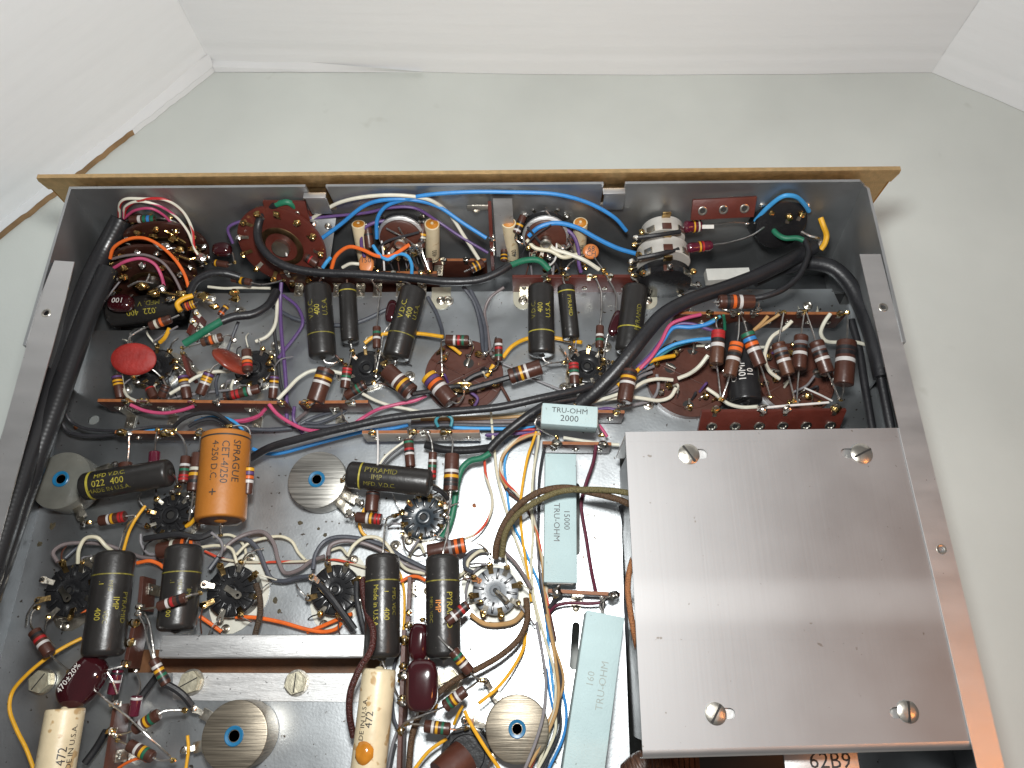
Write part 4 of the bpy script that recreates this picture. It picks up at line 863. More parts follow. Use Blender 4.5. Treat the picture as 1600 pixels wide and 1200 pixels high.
for lb, y0, y1, r, zc, m_ in (('pale drum shaped control nearest the front wall at the upper right', -.35, -1.15, 1.05, 2.1, 'potbody'), ('larger pale drum shaped control stacked in front of the first one', -1.35, -2.25, 1.28, 1.7, 'potbody'), ('black moulded switch drum in front of the two pale ones', -2.4, -3.1, 1.38, 1.2, 'bake')):
    c = np.array([X0, y0, zc]); t = thing('control', lb, 'control', c, 'controls on the front wall'); mb = MB(); L = y0 - y1; Y = np.array([0, -1.0, 0])
    lathe(mb, c, Y, [(0, r * .93), (.06, r * .97), (L * .55, r * .98), (L * .6, r), (L - .04, r), (L, r * .96), (L, .02)], 44); link('shell', mb, M[m_], t)
    for k in (-1, 0, 1):
        mb = MB(); e = np.array([math.sin(k * .75), 0, math.cos(k * .75)]); bev_box(mb, c + Y * (L * .8) + e * (r + .01), np.cross(e, Y) * .22, Y * .16, e * .03, .01); link('crimp', mb, M['phen' if k == 0 else 'lug'], t)
    mb = MB(); bev_box(mb, c + Y * .1 + [0, 0, r + .1], (.2, 0, 0), (0, .05, 0), (0, 0, .22), .01); link('tongue', mb, M['brass'], t)
    for k in range(3 if m_ == 'potbody' else 6):
        q = PI * (.82 + .13 * k) if m_ == 'potbody' else PI * (-.25 + .25 * k); e = np.array([math.cos(q), 0, math.sin(q)])
        l = tab(t, c + Y * L * .9 + e * r * .9, e + Y * .3 + [0, 0, .25], Y, .65, .26); solder(l, c + Y * (L * .9 + .1) + e * (r * .9 + .45) + [0, 0, .1], .16, 'solder' if k % 2 else 'flux')
c = at(1222, 352, 2.8); t = thing('control', 'black round control at the upper right with yellow and green wires', 'control', c, 'controls on the front wall'); r = cm(42, c); d = nrm((0.08, -.85, .5)); mb = MB()
lathe(mb, c - d * 1.5, d, [(0, r * 1.05), (1.3, r), (1.45, r * .95), (1.5, r * .85), (1.5, .02)], 40); link('shell', mb, M['bake'], t)
for k, (dx, dy) in enumerate(((-.75, .62), (-.1, .75), (.7, .6), (.15, .1), (-.45, .3), (.55, .2))):
    p = c + np.array([dx * r, dy * r * .8, dy * r * .5]) + d * .06; l = tab(t, p, (dx * .4, .5, .7), d, .5, .26); solder(l, p + np.array([dx * .15, .1, .35]), .17, 'solder' if k < 3 else 'flux')
mb = MB(); tube(mb, smooth_path([at(1240, 355, 2.4), at(1262, 368, 2.3), at(1282, 375, 2.0), at(1278, 385, 1.8)], 6), .1, 8, wob=.3); link('shield_braid', mb, M['tin'], t)
# two volume controls with brown wafers
for lb, u0 in (('rotary control with brown wafer rings behind the left trio of capacitors', 628), ('rotary control with brown wafer rings behind the right trio of capacitors', 852)):
    c = at(u0, 366, 2.5); t = thing('rotary_control', lb, 'control', c, 'rotary controls'); d = nrm((0, -.93, .38)); r = cm(36, c); e2 = np.cross(d, (1, 0, 0)); e2 = e2 if e2[2] > 0 else -e2
    for k, (off, rr, m_) in enumerate(((-1.1, 1.0, 'phen'), (-.6, .9, 'bake'), (.1, 1.0, 'alubar'), (.32, .9, 'phen'))):
        mb = MB(); lathe(mb, c + d * off, d, [(0, r * rr), (.12, r * rr), (.16, r * rr * .94), (.16, .02)], 36); link(('rear_wafer', 'spacer', 'rim', 'front_wafer')[k], mb, M[m_], t)
    for j in range(9):
        q = -.4 + j * (PI + .8) / 8; o = np.array([1, 0, 0]) * math.cos(q) + e2 * math.sin(q); l = tab(t, c - d * .55 + o * r * .8, o + d * .2, d, .5, .24); solder(l, c - d * .5 + o * (r * .8 + .35), .12, 'solder')
    for j in range(6):
        q = PI + .3 + j * (PI - .6) / 5; o = np.array([1, 0, 0]) * math.cos(q) + e2 * math.sin(q); l = tab(t, c + d * .6 + o * r * .5, o * .8 + d * .5, d, .45, .24); solder(l, c + d * .75 + o * (r * .5 + .3), .15, 'solder' if j % 2 else 'flux')
    for j in range(12):                        # leads from its lugs down to the strip
        q = random.uniform(0, PI * 2); p0 = c + d * random.choice((-.5, .7)) + (np.array([1, 0, 0]) * math.cos(q) + e2 * math.sin(q)) * r * random.uniform(.6, 1.1); p2 = np.array([c[0] + random.uniform(-2.2, 2.4), YD + random.uniform(.1, .9), random.uniform(.6, 1.6)])
        p1 = (p0 + p2) / 2 + np.array([random.uniform(-.5, .5), random.uniform(-.1, .3), random.uniform(.0, .7)]); mb = MB(); tube(mb, smooth_path([p0, p1, p2], 7), random.choice((.035, .045, .06)), 6); link('lead', mb, random.choice((M['tin'], M['tin'], wm('dark'), wm('black'), wm('grey'), wm('brown'))), t)
        if j % 2: solder(t, p2, .13, 'flux')
    mb = MB(); lathe(mb, c + d * .55, d, [(0, .28), (.3, .28), (.34, .2), (.3, .1)], 16); link('shaft', mb, M['screw'], t)
TF = 'small cream tubulars beside the rotary controls'
for lb, a_, b_, wd in (('cream tubular with amber end left of the left rotary control', (560, 350, 3.1), (571, 412, .8), 21), ('cream tubular with amber end right of the left rotary control', (675, 350, 3.1), (676, 402, .6), 23),
                       ('cream tubular with amber end left of the right rotary control', (795, 348, 3.1), (801, 404, .6), 22), ('cream tubular with amber end right of the right rotary control', (907, 348, 3.1), (905, 392, .9), 22)):
    t = cap(lb, a_, b_, wd, ((.93, .05, 'inkblack'),), [('400', -.3, .7, 8, -1)], None, None, 'wax', 'inkblack', TF, round_=.08)
    p0 = A(a_); ax_ = nrm(A(b_) - p0); rr = cm(wd, p0) / 2; mb = MB(); lathe(mb, p0, ax_, [(-.06, .02), (-.05, rr * .5), (-.012, rr * .85), (.02, rr * .86)], 20); link('amber_end', mb, M['amber'], t)
M['dullbrass'] = mat('dull_brass', (.16, .10, .05), .4, 1, .4, 200)
# rotary switches: left wafers and the big brown one
def rotor(label, u, v, z, wpx, wn, tilt, m='phen', nl=10, hub=True, lgm='flux', thick=.16):
    c = at(u, v, z); r = cm(wpx, c) / 2; d = nrm(tilt); X = nrm(np.cross((0, 0, 1), d)) if abs(d[2]) < .98 else np.array([1.0, 0, 0]); Yv = np.cross(d, X); t = thing('switch_wafer', label, 'rotary switch', c, 'rotary switch wafers')
    for k in range(wn):
        cc = c - d * .75 * k; mb = MB(); lathe(mb, cc - d * thick, d, [(0, r), (thick - .02, r), (thick, r * .97), (thick, r * .3), (thick - .03, r * .28)], 40); pl_ = link('wafer', mb, M[m], t)
        mb = MB(); lathe(mb, cc, d, [(0, r * .5), (.03, r * .48), (.03, r * .36)], 32, False); link('contact_ring', mb, M['dullbrass'], pl_)
        for j in range(nl):
            q = 2 * PI * (j + .3 * k) / nl; o = X * math.cos(q) + Yv * math.sin(q); l = tab(t, cc + o * r * .74 + d * .01, o + d * .5, d, .56, .26, m='brass' if j % 2 else 'lug'); solder(l, cc + o * (r * .74 + .4) + d * .24, .16, lgm if random.random() < .7 else 'solder')
    mb = MB(); lathe(mb, c - d * .9, d, [(0, r * .2), (1.1, r * .2), (1.12, r * .1)], 14); link('shaft', mb, M['screw'], t); return t
M['phen_dark'] = mat('phenolic_dark', (.035, .012, .008), .35, 0, .3, 150, .1, 500)
rsw1 = rotor('upper dark switch wafer in the left pit under the white and pink wires', 258, 390, 1.3, 128, 2, (.2, -1, .02), 'phen_dark', 14)
rsw2 = rotor('lower dark switch wafer in the left pit under the orange wire arc', 238, 444, .9, 128, 2, (.15, -1, .05), 'phen_dark', 14)
rotor('large glossy brown rotary switch inside the black cable loop', 440, 386, 2.2, 140, 2, (-.12, -.9, .38), 'phen_red', 13)
# small hardware on the front wall and sunken floor
t = thing('wall_bracket', 'bright riveted bracket on the front wall left of the upright brown strip', 'bracket', at(747, 325, 3.8)); mb = MB(); bev_box(mb, at(747, 325, 3.8), (.5, 0, 0), (0, .06, .1), (0, -.16, .27), .03); b_ = link('plate', mb, M['lug'], t); rivet(b_, at(744, 326, 3.8) + [0, -.1, .1], .2, (0, -.6, .8))
t = thing('wall_bracket', 'thin upright metal shield plate right of the large rotary switch', 'bracket', at(515, 375, 2)); mb = MB(); prism(mb, [at(525, 341, 3.2), at(520, 378, 2.4), at(515, 412, 1.4), at(470, 405, 1.4), at(480, 345, 3.2)], (0, .05, 0)); link('plate', mb, M['wall'], t, fix=True); rivet(t, at(513, 352, 3.2) + [0, -.04, 0], .18, (0, -1, .3))
sheet('wall_screen', 'pale bright metal plate standing behind the left cream tubular of the right control', 'plate', [(770, 310, 4.1), (800, 310, 4.1), (806, 400, 1.2), (776, 400, 1.2)], .05, 'alubar')
for u, v, lb in ((375, 487, 'small rivet head by the tilted brown board'), (700, 350 + 120, 'rivet head on the pale foot near the left trio'), (640, 588, 'rivet head right of the middle left socket'), (534, 588, 'rivet head left of the middle left socket'), (618, 853, 'rivet head between the big capacitors and slate socket'), (1013, 632, 'rivet head left of the yellow wired wafer'), (947, 542, 'rivet head right of the right trio socket'), (882, 606, 'rivet head below the right trio socket'), (352, 606, 'rivet head below the second left socket'), (198, 608, 'rivet head below the red disc capacitor'), (432, 540, 'rivet head behind the violet wires')):
    c = at(u, v, .01); t = thing('rivet', lb, 'rivet', c, 'rivets in the deck'); mb = MB(); r = cm(9, c); lathe(mb, c, (0, 0, 1), [(0, r), (.04, r * .95), (.06, r * .7), (.03, r * .55)], 16, False); link('flange', mb, M['screw'], t); mb = MB(); lathe(mb, c, (0, 0, 1), [(.0, r * .6), (.06, r * .4), (.08, .02)], 12); link('crown', mb, M['screw'], t)
t = thing('standoff', 'cream insulator standing on the small red three eyelet strip', 'insulator', at(1103, 352, 2.6)); mb = MB(); c = at(1103, 352, 2.6)
prism(mb, [c + np.array([x, -y * .5, y * .8]) for x, y in ((-.28, .45), (.28, .45), (.28, .3), (.14, .2), (.14, -.3), (.25, -.38), (.25, -.5), (-.25, -.5), (-.25, -.38), (-.14, -.3), (-.14, .2), (-.28, .3))], (0, -.15, -.1)); link('body', mb, M['whitep'], t, fix=True)
sheet('slide_switch', 'pale slide switch plate on the sunken floor below the pale controls', 'switch', [(1103, 420, .2), (1170, 418, .2), (1174, 434, .2), (1106, 438, .2)], .5, 'whitep')
# ================================================================== RESISTORS
RG = 'carbon resistors wired across the chassis'
_res = res
def res(*a, **k): k.setdefault('group', RG); return _res(*a, **k)
P4 = [.06, .20, .34, .52]
T(0, 240, 4)
res('resistor with green and blue bands at the end of the upper left black cable', (812, 410, 2.2), (966, 410, 2.2), 48, 'gbgs', [(790, 420, 2.2)], [(1010, 405, 2.2), (1100, 430, 2.1), (1190, 490, 2.0)], pos=[.88, .72, .56, .36], bw=.12)
res('resistor with blue and white bands at the end of the lower left black cable', (768, 706, 1.8), (905, 712, 1.8), 48, 'kbw', [(740, 740, 1.8), (770, 780, 1.7)], [(935, 730, 1.8), (925, 780, 1.7), (890, 830, 1.6)], pos=[.04, .16, .5], bw=.13)
res('small resistor with one yellow band right of the left pit', (1330, 680, 1.6), (1425, 695, 1.6), 42, 'ky', None, [(1450, 690, 1.6)], pos=[.05, .2])
res('resistor with orange and white bands over the dark cylinder in the pit', (1070, 1032, 1.9), (935, 1080, 1.9), 56, 'now', [(1120, 1010, 1.9)], [(890, 1090, 1.7), (820, 1110, 1.5), (810, 1180, 1.2)], pos=[.15, .38, .62], bw=.12)
res('stubby yellow and orange banded resistor under the yellow wire loop', (1150, 962, 2.1), (1222, 938, 2.1), 52, 'oryy', [(1130, 990, 2.0)], [(1240, 920, 2.0)], pos=[.2, .4, .6, .8], bw=.12)
res('small orange banded resistor above the green tipped black cable', (1372, 1012, 1.8), (1418, 952, 1.8), 38, 'oky', [(1350, 1040, 1.7)], [(1440, 920, 1.9)], pos=[.2, .5, .75], bw=.14)
res('brown resistor with a yellow band under the start of the long dark strip', (1450, 782, 2.0), (1570, 806, 2.0), 46, 'kyk', None, [(1620, 818, 1.8), (1700, 810, 1.6), (1770, 790, 1.5)], pos=[.3, .45, .6], bw=.12)
T(0, 480, 4)
res('tan resistor with orange and white bands beside the green wire tip', (1260, 222, 1.9), (1390, 186, 1.9), 56, 'kows', [(1200, 240, 1.8), (1140, 255, 1.7)], [(1430, 175, 1.8), (1465, 210, 1.5)], col='body_tan', pos=[.22, .42, .62, .68], bw=.12)
res('violet and yellow banded resistor below left of the red disc', (728, 428, 1.5), (755, 570, 1.3), 60, 'vyy', [(735, 400, 1.5), (760, 380, 1.5)], [(765, 590, 1.5)], pos=[.05, .22, .36], bw=.08)
res('stubby reddish resistor below the left socket, left of its twin', (935, 505, 1.2), (965, 568, 1.2), 58, 'r', [(905, 480, 1.2), (860, 470, 1.1)], None, pos=[.1])
res('stubby brown resistor below the left socket, right of its twin', (1042, 490, 1.5), (1008, 562, 1.3), 58, 'kk', [(1020, 450, 1.4)], [(990, 585, 1.5)], pos=[.1, .4])
res('violet yellow silver banded resistor right of the left socket', (1142, 428, 1.5), (1172, 575, 1.3), 62, 'vyes', [(1120, 400, 1.4), (1095, 380, 1.2)], [(1180, 595, 1.5)], pos=[.04, .2, .33, .44], bw=.08)
res('slanting yellow and silver banded resistor left of the second left socket', (1310, 408, 1.7), (1250, 548, 1.5), 66, 'vyys', [(1340, 370, 1.6), (1380, 350, 1.5)], [(1240, 580, 1.6)], pos=[.06, .2, .32, .44], bw=.09)
T(360, 480, 4)
res('orange and silver banded resistor standing over the second left socket', (108, 405, 2.0), (100, 268, 2.0), 62, 'nrow', [(120, 420, 1.8)], [(100, 240, 2.0)], pos=[.06, .2, .36, .52], bw=.11)
res('red and silver banded resistor below the second left socket', (-40, 562, 1.5), (182, 508, 1.5), 60, 'krrgs', [(-60, 575, 1.6)], [(195, 490, 1.4), (190, 460, 1.3)], pos=[.1, .24, .36, .58, .70], bw=.08)
res('upright yellow banded resistor right of the second left socket', (277, 428, 1.6), (264, 572, 1.3), 56, 'vyes', [(275, 370, 1.4), (240, 350, 1.2)], [(255, 595, 1.5)], pos=[.05, .22, .36, .46], bw=.08)
res('large yellow and silver banded resistor left of the middle left socket', (600, 388, 2.1), (530, 592, 1.9), 112, 'nkys', [(640, 365, 1.8), (690, 330, 1.4)], [(520, 600, 2.0), (485, 620, 1.9)], pos=[.03, .12, .25, .40], bw=.08)
res('small green and silver banded resistor hanging above the middle left socket', (915, 122, 2.0), (914, 256, 1.9), 50, 'ngs', [(925, 0, 2.0), (930, -90, 2.0), (900, -140, 1.8), (875, -180, 1.7)], [(908, 320, 1.5), (905, 400, 1.0)], pos=[.05, .25, .5], bw=.1)
res('red green silver banded resistor left of the middle left socket hub', (732, 376, 1.7), (714, 508, 1.5), 60, 'rrgs', [(745, 345, 1.5), (760, 270, 1.2)], [(702, 560, 1.4), (700, 680, .8), (745, 735, .5)], pos=[.05, .2, .4, .54], bw=.1)
res('short dark green banded resistor below the middle left socket', (842, 482, 1.4), (718, 558, 1.2), 64, 'kgk', [(840, 460, 1.2)], None, pos=[.1, .3, .5])
res('large yellow and silver banded resistor slanting right of the middle left socket', (1132, 535, 1.9), (975, 392, 2.0), 110, 'nkys', None, [(955, 370, 1.6)], pos=[.02, .13, .30, .48], bw=.08)
res('red and silver banded resistor lying over the top of the left brown wafer', (1490, 208, 1.5), (1345, 204, 1.5), 66, 'ngrs', [(1515, 230, 1.4), (1510, 270, 1.1), (1485, 305, .7)], [(1320, 215, 1.4), (1320, 280, 1.0), (1325, 420, .5)], pos=[.05, .2, .38, .56], bw=.1)
res('large yellow violet orange banded resistor at the left edge of the left brown wafer', (1236, 430, 1.5), (1380, 592, 1.5), 108, 'yvos', None, [(1420, 600, 1.3), (1455, 560, 1.2), (1460, 510, 1.3)], pos=[.02, .15, .28, .46], bw=.10)
T(720, 480, 4)
res('red and silver banded resistor standing on the right edge of the left brown wafer', (236, 340, 1.4), (236, 198, 1.6), 50, 'gnrs', [(225, 370, 1.2), (180, 400, .9)], [(220, 190, 1.5), (200, 260, 1.0), (150, 290, .8)], pos=[.2, .38, .52, .68], bw=.1)
res('large yellow and silver banded resistor between the left wafer and the right trio socket', (303, 437, 1.6), (502, 372, 1.8), 100, 'nkys', None, [(560, 350, 1.6), (650, 345, 1.2)], pos=[.04, .17, .34, .50], bw=.08)
res('red green silver banded resistor left of the right trio socket hub', (704, 346, 1.8), (712, 482, 1.7), 62, 'rrgs', [(680, 320, 1.6), (685, 250, 1.2)], [(720, 530, 1.6), (715, 600, 1.2)], pos=[.05, .2, .38, .52], bw=.1)
res('small silver and green banded resistor hanging above the right trio socket', (866, 256, 1.9), (870, 116, 2.0), 50, 'ngs', [(865, 310, 1.5), (865, 380, .9)], [(880, 0, 2.1), (875, -100, 2.0), (840, -190, 1.8)], pos=[.05, .3, .5], bw=.1)
res('short dark green and red banded resistor below the right trio socket', (825, 490, 1.6), (745, 578, 1.5), 54, 'ngkrk', [(830, 450, 1.3)], [(720, 600, 1.5)], pos=[.05, .2, .35, .5, .65])
res('large yellow and silver banded resistor standing right of the black cable bundle', (1056, 394, 2.5), (1022, 592, 2.4), 98, 'nkys', [(1065, 360, 2.3), (1010, 338, 1.8), (950, 345, 1.2)], [(1020, 610, 2.2), (985, 615, 2.0)], pos=[.02, .1, .23, .40], bw=.08)
T(0, 480, 4)
res('maroon resistor hanging behind the left horizontal cylinder', (968, 905, 1.4), (960, 1020, 1.4), 70, 'skr', [(972, 830, 1.7), (985, 765, 1.9)], [(960, 1050, 1.2)], pos=[.6, .8, .9], col='body_maroon')
res('dark resistor stub left of the maroon one behind the horizontal cylinder', (783, 975, 1.3), (783, 1060, 1.3), 84, '', [(795, 960, 1.4), (805, 870, 1.6), (805, 790, 1.8)], None)
res('silver green and maroon banded resistor left of the fat orange cylinder', (1145, 1100, 1.6), (1162, 932, 1.6), 62, 'rrgs', [(1140, 1130, 1.4), (1115, 1165, 1.1)], [(1165, 890, 1.7), (1140, 820, 1.9), (1090, 770, 1.9)], pos=[.08, .2, .42, .60], bw=.09)
res('white and yellow banded resistor half tucked under the fat orange cylinder', (1206, 1152, 1.5), (1240, 912, 1.5), 78, 'nkyw', [(1205, 1200, 1.3), (1190, 1280, 1.2), (1180, 1340, 1.1)], [(1250, 860, 1.7), (1250, 780, 1.9)], pos=[.08, .2, .38, .52], bw=.08)
res('yellow violet orange banded resistor along the right side of the fat orange cylinder', (1560, 1000, 2.6), (1546, 1172, 2.5), 60, 'yvos', [(1562, 900, 2.5), (1560, 770, 2.3), (1520, 742, 2.2), (1440, 745, 2.2)], [(1535, 1220, 2.4), (1525, 1300, 2.2), (1500, 1350, 2.1), (1390, 1365, 2.0)], pos=[.04, .18, .33, .48], bw=.11)
T(360, 480, 4)
res('red and silver banded resistor at the left hanging from the pale strip', (1112, 828, 2.1), (1126, 1000, 2.1), 62, 'grks', [(1110, 760, 2.0)], [(1130, 1030, 1.6)], pos=[.08, .34, .42, .5], bw=.08)
res('silver and red banded resistor in the middle hanging from the pale strip', (1257, 1082, 1.8), (1266, 906, 2.0), 54, 'rrgs', None, [(1255, 830, 2.0), (1232, 780, 2.0)], pos=[.1, .25, .45, .64], bw=.09)
res('large silver and yellow banded resistor at the right hanging from the pale strip', (1376, 1150, 2.2), (1386, 918, 2.3), 92, 'nkkys', [(1370, 1230, 2.0), (1355, 1310, 1.6)], [(1388, 840, 2.2), (1365, 780, 2.1)], pos=[.02, .12, .22, .34, .48], bw=.08)
T(1040, 440, 4)
RT = dict(pos=[.05, .20, .34, .52], bw=.09)
res('leftmost slanting resistor with maroon top and silver band', (330, 308, 2.8), (318, 515, 2.6), 84, 'rrks', [(318, 280, 2.8), (318, 225, 2.5)], [(330, 600, 2.7), (345, 735, 2.6)], col='body_tan', pos=[.02, .14, .26, .40], bw=.11)
res('second slanting resistor with two orange bands', (446, 382, 3.0), (400, 590, 2.8), 84, 'ooks', [(455, 330, 2.9), (460, 200, 2.6)], [(385, 640, 2.8), (350, 735, 2.6)], col='body_tan', pos=[.03, .18, .34, .47], bw=.10)
res('third slanting resistor with green and blue top bands', (508, 318, 3.1), (592, 525, 2.9), 84, 'gbos', [(495, 270, 2.9), (470, 195, 2.6)], [(615, 590, 2.9), (655, 720, 2.7)], pos=[.03, .18, .33, .49], bw=.10)
res('fourth slanting resistor with grey and silver bands', (702, 384, 3.0), (768, 582, 2.8), 84, 'neks', [(715, 320, 2.9), (738, 190, 2.6)], [(785, 650, 2.8), (808, 745, 2.7)], col='body_tan', **RT)
res('fifth, rather upright, resistor with grey and silver bands', (848, 338, 2.6), (834, 545, 2.4), 86, 'neks', [(855, 270, 2.6), (868, 185, 2.5)], [(825, 640, 2.6), (820, 745, 2.7)], **RT)
res('sixth slanting resistor with black and silver bands', (940, 374, 3.0), (1012, 572, 2.8), 88, 'neks', [(915, 300, 2.9), (875, 185, 2.6)], [(1045, 640, 2.8), (1088, 735, 2.7)], **RT)
res('largest resistor, last of the slanting row beside the right hand cables', (1132, 375, 2.9), (1112, 645, 2.7), 118, 'nkks', [(1138, 300, 2.8), (1135, 195, 2.6)], [(1110, 690, 2.7), (1092, 740, 2.7)], pos=[.02, .15, .26, .42], bw=.09)
res('large orange and silver banded resistor lying along the top of the right strip', (332, 126, 2.9), (552, 126, 2.9), 88, 'nkos', [(305, 132, 2.8), (350, 170, 2.6), (395, 180, 2.6)], [(580, 130, 2.8), (580, 170, 2.6)], pos=[.06, .2, .38, .56], bw=.09)
T(720, 240, 4)
res('yellow banded resistor left of the right rotary control', (345, 498, 2.9), (392, 388, 3.2), 48, 'skyk', [(340, 530, 2.6), (380, 565, 2.4)], [(425, 380, 3.0)], pos=[.1, .25, .4, .52], bw=.1)
res('resistor with two yellow bands at the joint of the long black cable', (60, 722, 1.8), (140, 682, 1.8), 60, 'kyky', [(20, 740, 1.8)], [(160, 670, 1.8)], pos=[.1, .25, .4, .55])
res('small yellow banded resistor below the left cream tubular of the right control', (270, 672, 1.4), (270, 598, 1.5), 44, 'ykyk', None, [(255, 570, 1.6), (225, 540, 1.8)], pos=[.1, .25, .4, .55])
res('dark brown resistor right of the right rotary control', (690, 520, 2.2), (665, 592, 2.0), 54, 'kk', [(690, 490, 2.3)], [(660, 610, 1.8)], pos=[.1, .4])
T(360, 240, 4)
res('yellow and silver banded resistor right of the left rotary control', (1192, 592, 2.4), (1206, 440, 2.9), 48, 'nkwy', [(1185, 625, 2.2), (1150, 630, 2.1)], [(1210, 425, 3.0), (1180, 430, 2.9)], pos=[.2, .3, .38, .5], bw=.09)
res('dark brown resistor left of the left rotary control', (855, 462, 2.8), (872, 592, 2.3), 58, 'k', [(850, 440, 2.9)], [(860, 560, 2.2)], pos=[.3])
res('dark brown resistor standing below the right cream tubular of the left control', (1232, 655, 1.5), (1240, 745, 1.2), 56, 'k', None, None, pos=[.2])
res('small dark resistor below the large brown rotary switch', (470, 640, 1.8), (545, 690, 1.6), 60, 'kr', [(430, 620, 1.8)], None, pos=[.2, .4])
T(1040, 240, 4)
res('glossy maroon resistor beside the upper pale control', (112, 460, 2.7), (228, 450, 2.7), 78, 'yw', [(85, 480, 2.7)], [(300, 440, 2.7), (420, 432, 2.7), (510, 436, 2.6)], col='body_maroon', pos=[.5, .74], bw=.08, fat=1)
res('glossy maroon resistor beside the lower pale control', (132, 592, 2.4), (292, 572, 2.4), 66, 'yr', [(100, 595, 2.4)], [(400, 555, 2.5), (540, 510, 2.7), (640, 440, 2.8), (690, 405, 2.9)], col='body_maroon', pos=[.46, .58], bw=.07, fat=1)
T(0, 720, 5)
res('red and yellow banded resistor below the left horizontal cylinder', (985, 433, 1.3), (778, 470, 1.3), 84, 'rrys', [(1050, 425, 1.2)], [(745, 480, 1.2), (690, 480, 1.2)], pos=[.04, .16, .44, .58], bw=.09)
res('thick orange banded resistor behind the top of the second big cylinder', (1545, 642, 1.2), (1235, 705, 1.2), 125, 'okonw', None, None, pos=[.05, .15, .28, .4, .56], bw=.08)
res('red and silver banded resistor lying over the foot of the second big cylinder', (1452, 1066, 3.1), (1232, 1140, 3.1), 76, 'nkrs', [(1500, 1045, 2.9), (1560, 1035, 2.5)], [(1190, 1150, 2.8), (1090, 1160, 2.0)], pos=[.03, .18, .42, .58], bw=.1)
T(540, 720, 5)
res('red and yellow banded resistor left of the slate ribbed socket', (284, 458, 1.5), (80, 440, 1.5), 86, 'rrys', [(330, 450, 1.4), (400, 420, 1.2)], [(40, 440, 1.4), (10, 435, 1.3)], pos=[.05, .18, .36, .50], bw=.09)
res('short fat brown resistor below the centre horizontal cylinder', (215, 245, 1.6), (200, 400, 1.6), 108, 'k', None, [(210, 430, 1.4)], pos=[.1])
res('thick orange banded resistor across the top of the fourth big cylinder', (938, 655, 1.6), (640, 715, 1.6), 122, 'onoen', [(980, 640, 1.6), (1060, 660, 1.5), (1125, 730, 1.2)], [(560, 745, 1.4), (470, 690, 1.2), (442, 570, 1.0)], pos=[.03, .12, .2, .36, .45], bw=.08)
res('maroon and silver banded resistor reaching from the strip to the pale socket', (955, 1122, 2.6), (790, 1262, 2.7), 82, 'krks', [(1000, 1110, 2.2), (1050, 1100, 1.4)], [(745, 1285, 2.6), (640, 1285, 2.0)], pos=[.1, .25, .38, .62], bw=.1)
T(0, 960, 5)
res('red and silver banded resistor beside the far left octal socket', (265, 130, 1.7), (390, 310, 1.7), 92, 'nkrs', [(240, 80, 1.5), (250, -10, 1.3), (290, -50, 1.1)], [(440, 360, 1.8), (545, 445, 1.9)], pos=[.03, .17, .34, .54], bw=.1)
res('yellow and silver banded resistor with black sleeved tail left of the channel bar', (1302, 548, 2.1), (1195, 350, 2.3), 78, 'nkgys', None, [(1150, 200, 2.5), (1130, 90, 2.4), (1080, -10, 2.2)], pos=[.05, .15, .3, .5, .66], bw=.1)
res('green yellow silver banded resistor right of the brown strip at lower left', (1242, 778, 2.0), (1048, 900, 1.9), 92, 'ngys', [(1290, 755, 1.9), (1440, 750, 1.6)], [(1010, 920, 1.8), (900, 945, 1.6)], pos=[.06, .24, .42, .60], bw=.1)
res('green yellow silver banded resistor lowest at the left, above the tinted can', (1196, 1118, 2.0), (1008, 1018, 1.9), 92, 'ngys', [(1240, 1140, 1.9), (1350, 1140, 1.6)], [(975, 1005, 1.8), (920, 985, 1.6)], pos=[.06, .24, .36, .58], bw=.1)
res('black and silver banded resistor standing right of the large dipped capacitor', (922, 430, 1.4), (880, 625, 1.3), 86, 'ks', [(930, 400, 1.5)], [(880, 680, 1.5)], pos=[.1, .42], col='body_maroon')
res('maroon resistor with a silver top band below the long looped leads', (1072, 635, 1.6), (1042, 795, 1.5), 86, 's', [(1095, 550, 1.7), (1060, 440, 1.8)], None, pos=[.06], col='body_maroon', bw=.12)
T(540, 960, 5)
res('green yellow silver banded resistor slanting across the braided brown lead', (838, 282, 2.9), (972, 452, 2.7), 88, 'ngys', [(780, 230, 2.8), (690, 130, 2.5), (600, 45, 2.1)], [(1010, 490, 2.4), (1065, 515, 2.0)], pos=[.05, .22, .40, .57], bw=.1)
res('green yellow silver banded resistor meeting it at the can terminal', (772, 722, 2.4), (938, 592, 2.5), 94, 'ngys', [(700, 750, 2.3), (520, 820, 2.1), (440, 870, 1.9), (430, 930, 1.7)], [(985, 560, 2.3), (1045, 515, 2.0)], pos=[.04, .22, .40, .58], bw=.1)
res('green yellow silver banded resistor above the black moulded cap', (818, 895, 2.1), (615, 872, 2.1), 94, 'ngys', [(860, 900, 2.0), (940, 890, 1.6)], [(570, 860, 2.0), (480, 855, 1.8)], pos=[.06, .24, .46, .62], bw=.1)
# ================================================================== WIRES AND CABLES
WG = 'hook-up wires'
def W(label, c, wd, *pts, **k): return wire(label, pts, wd, c, group=k.pop('group', WG), **k)
trR = uvmat('white_red_tracer', COLR['white'], COLR['red'], 'tracer'); trP = uvmat('white_pink_tracer', COLR['white'], COLR['pink'], 'tracer')
trO = uvmat('cream_red_tracer', (.5, .45, .34), (.5, .06, .03), 'tracer')
brB = uvmat('brown_braid', (.12, .065, .03), (.035, .018, .008), 'braid', .7); brO = uvmat('olive_braid', (.17, .14, .055), (.06, .05, .02), 'braid', .7)
brR = uvmat('dark_red_braid', (.075, .013, .01), (.025, .006, .004), 'braid', .5); brD = uvmat('dark_braid', (.07, .04, .02), (.02, .013, .008), 'braid', .7)
brT = uvmat('tan_braid', (.42, .17, .06), (.18, .07, .03), 'braid', .8); rib = uvmat('ribbed_sleeve', (.012, .012, .013), (.03, .03, .033), 'ribbed', .3)
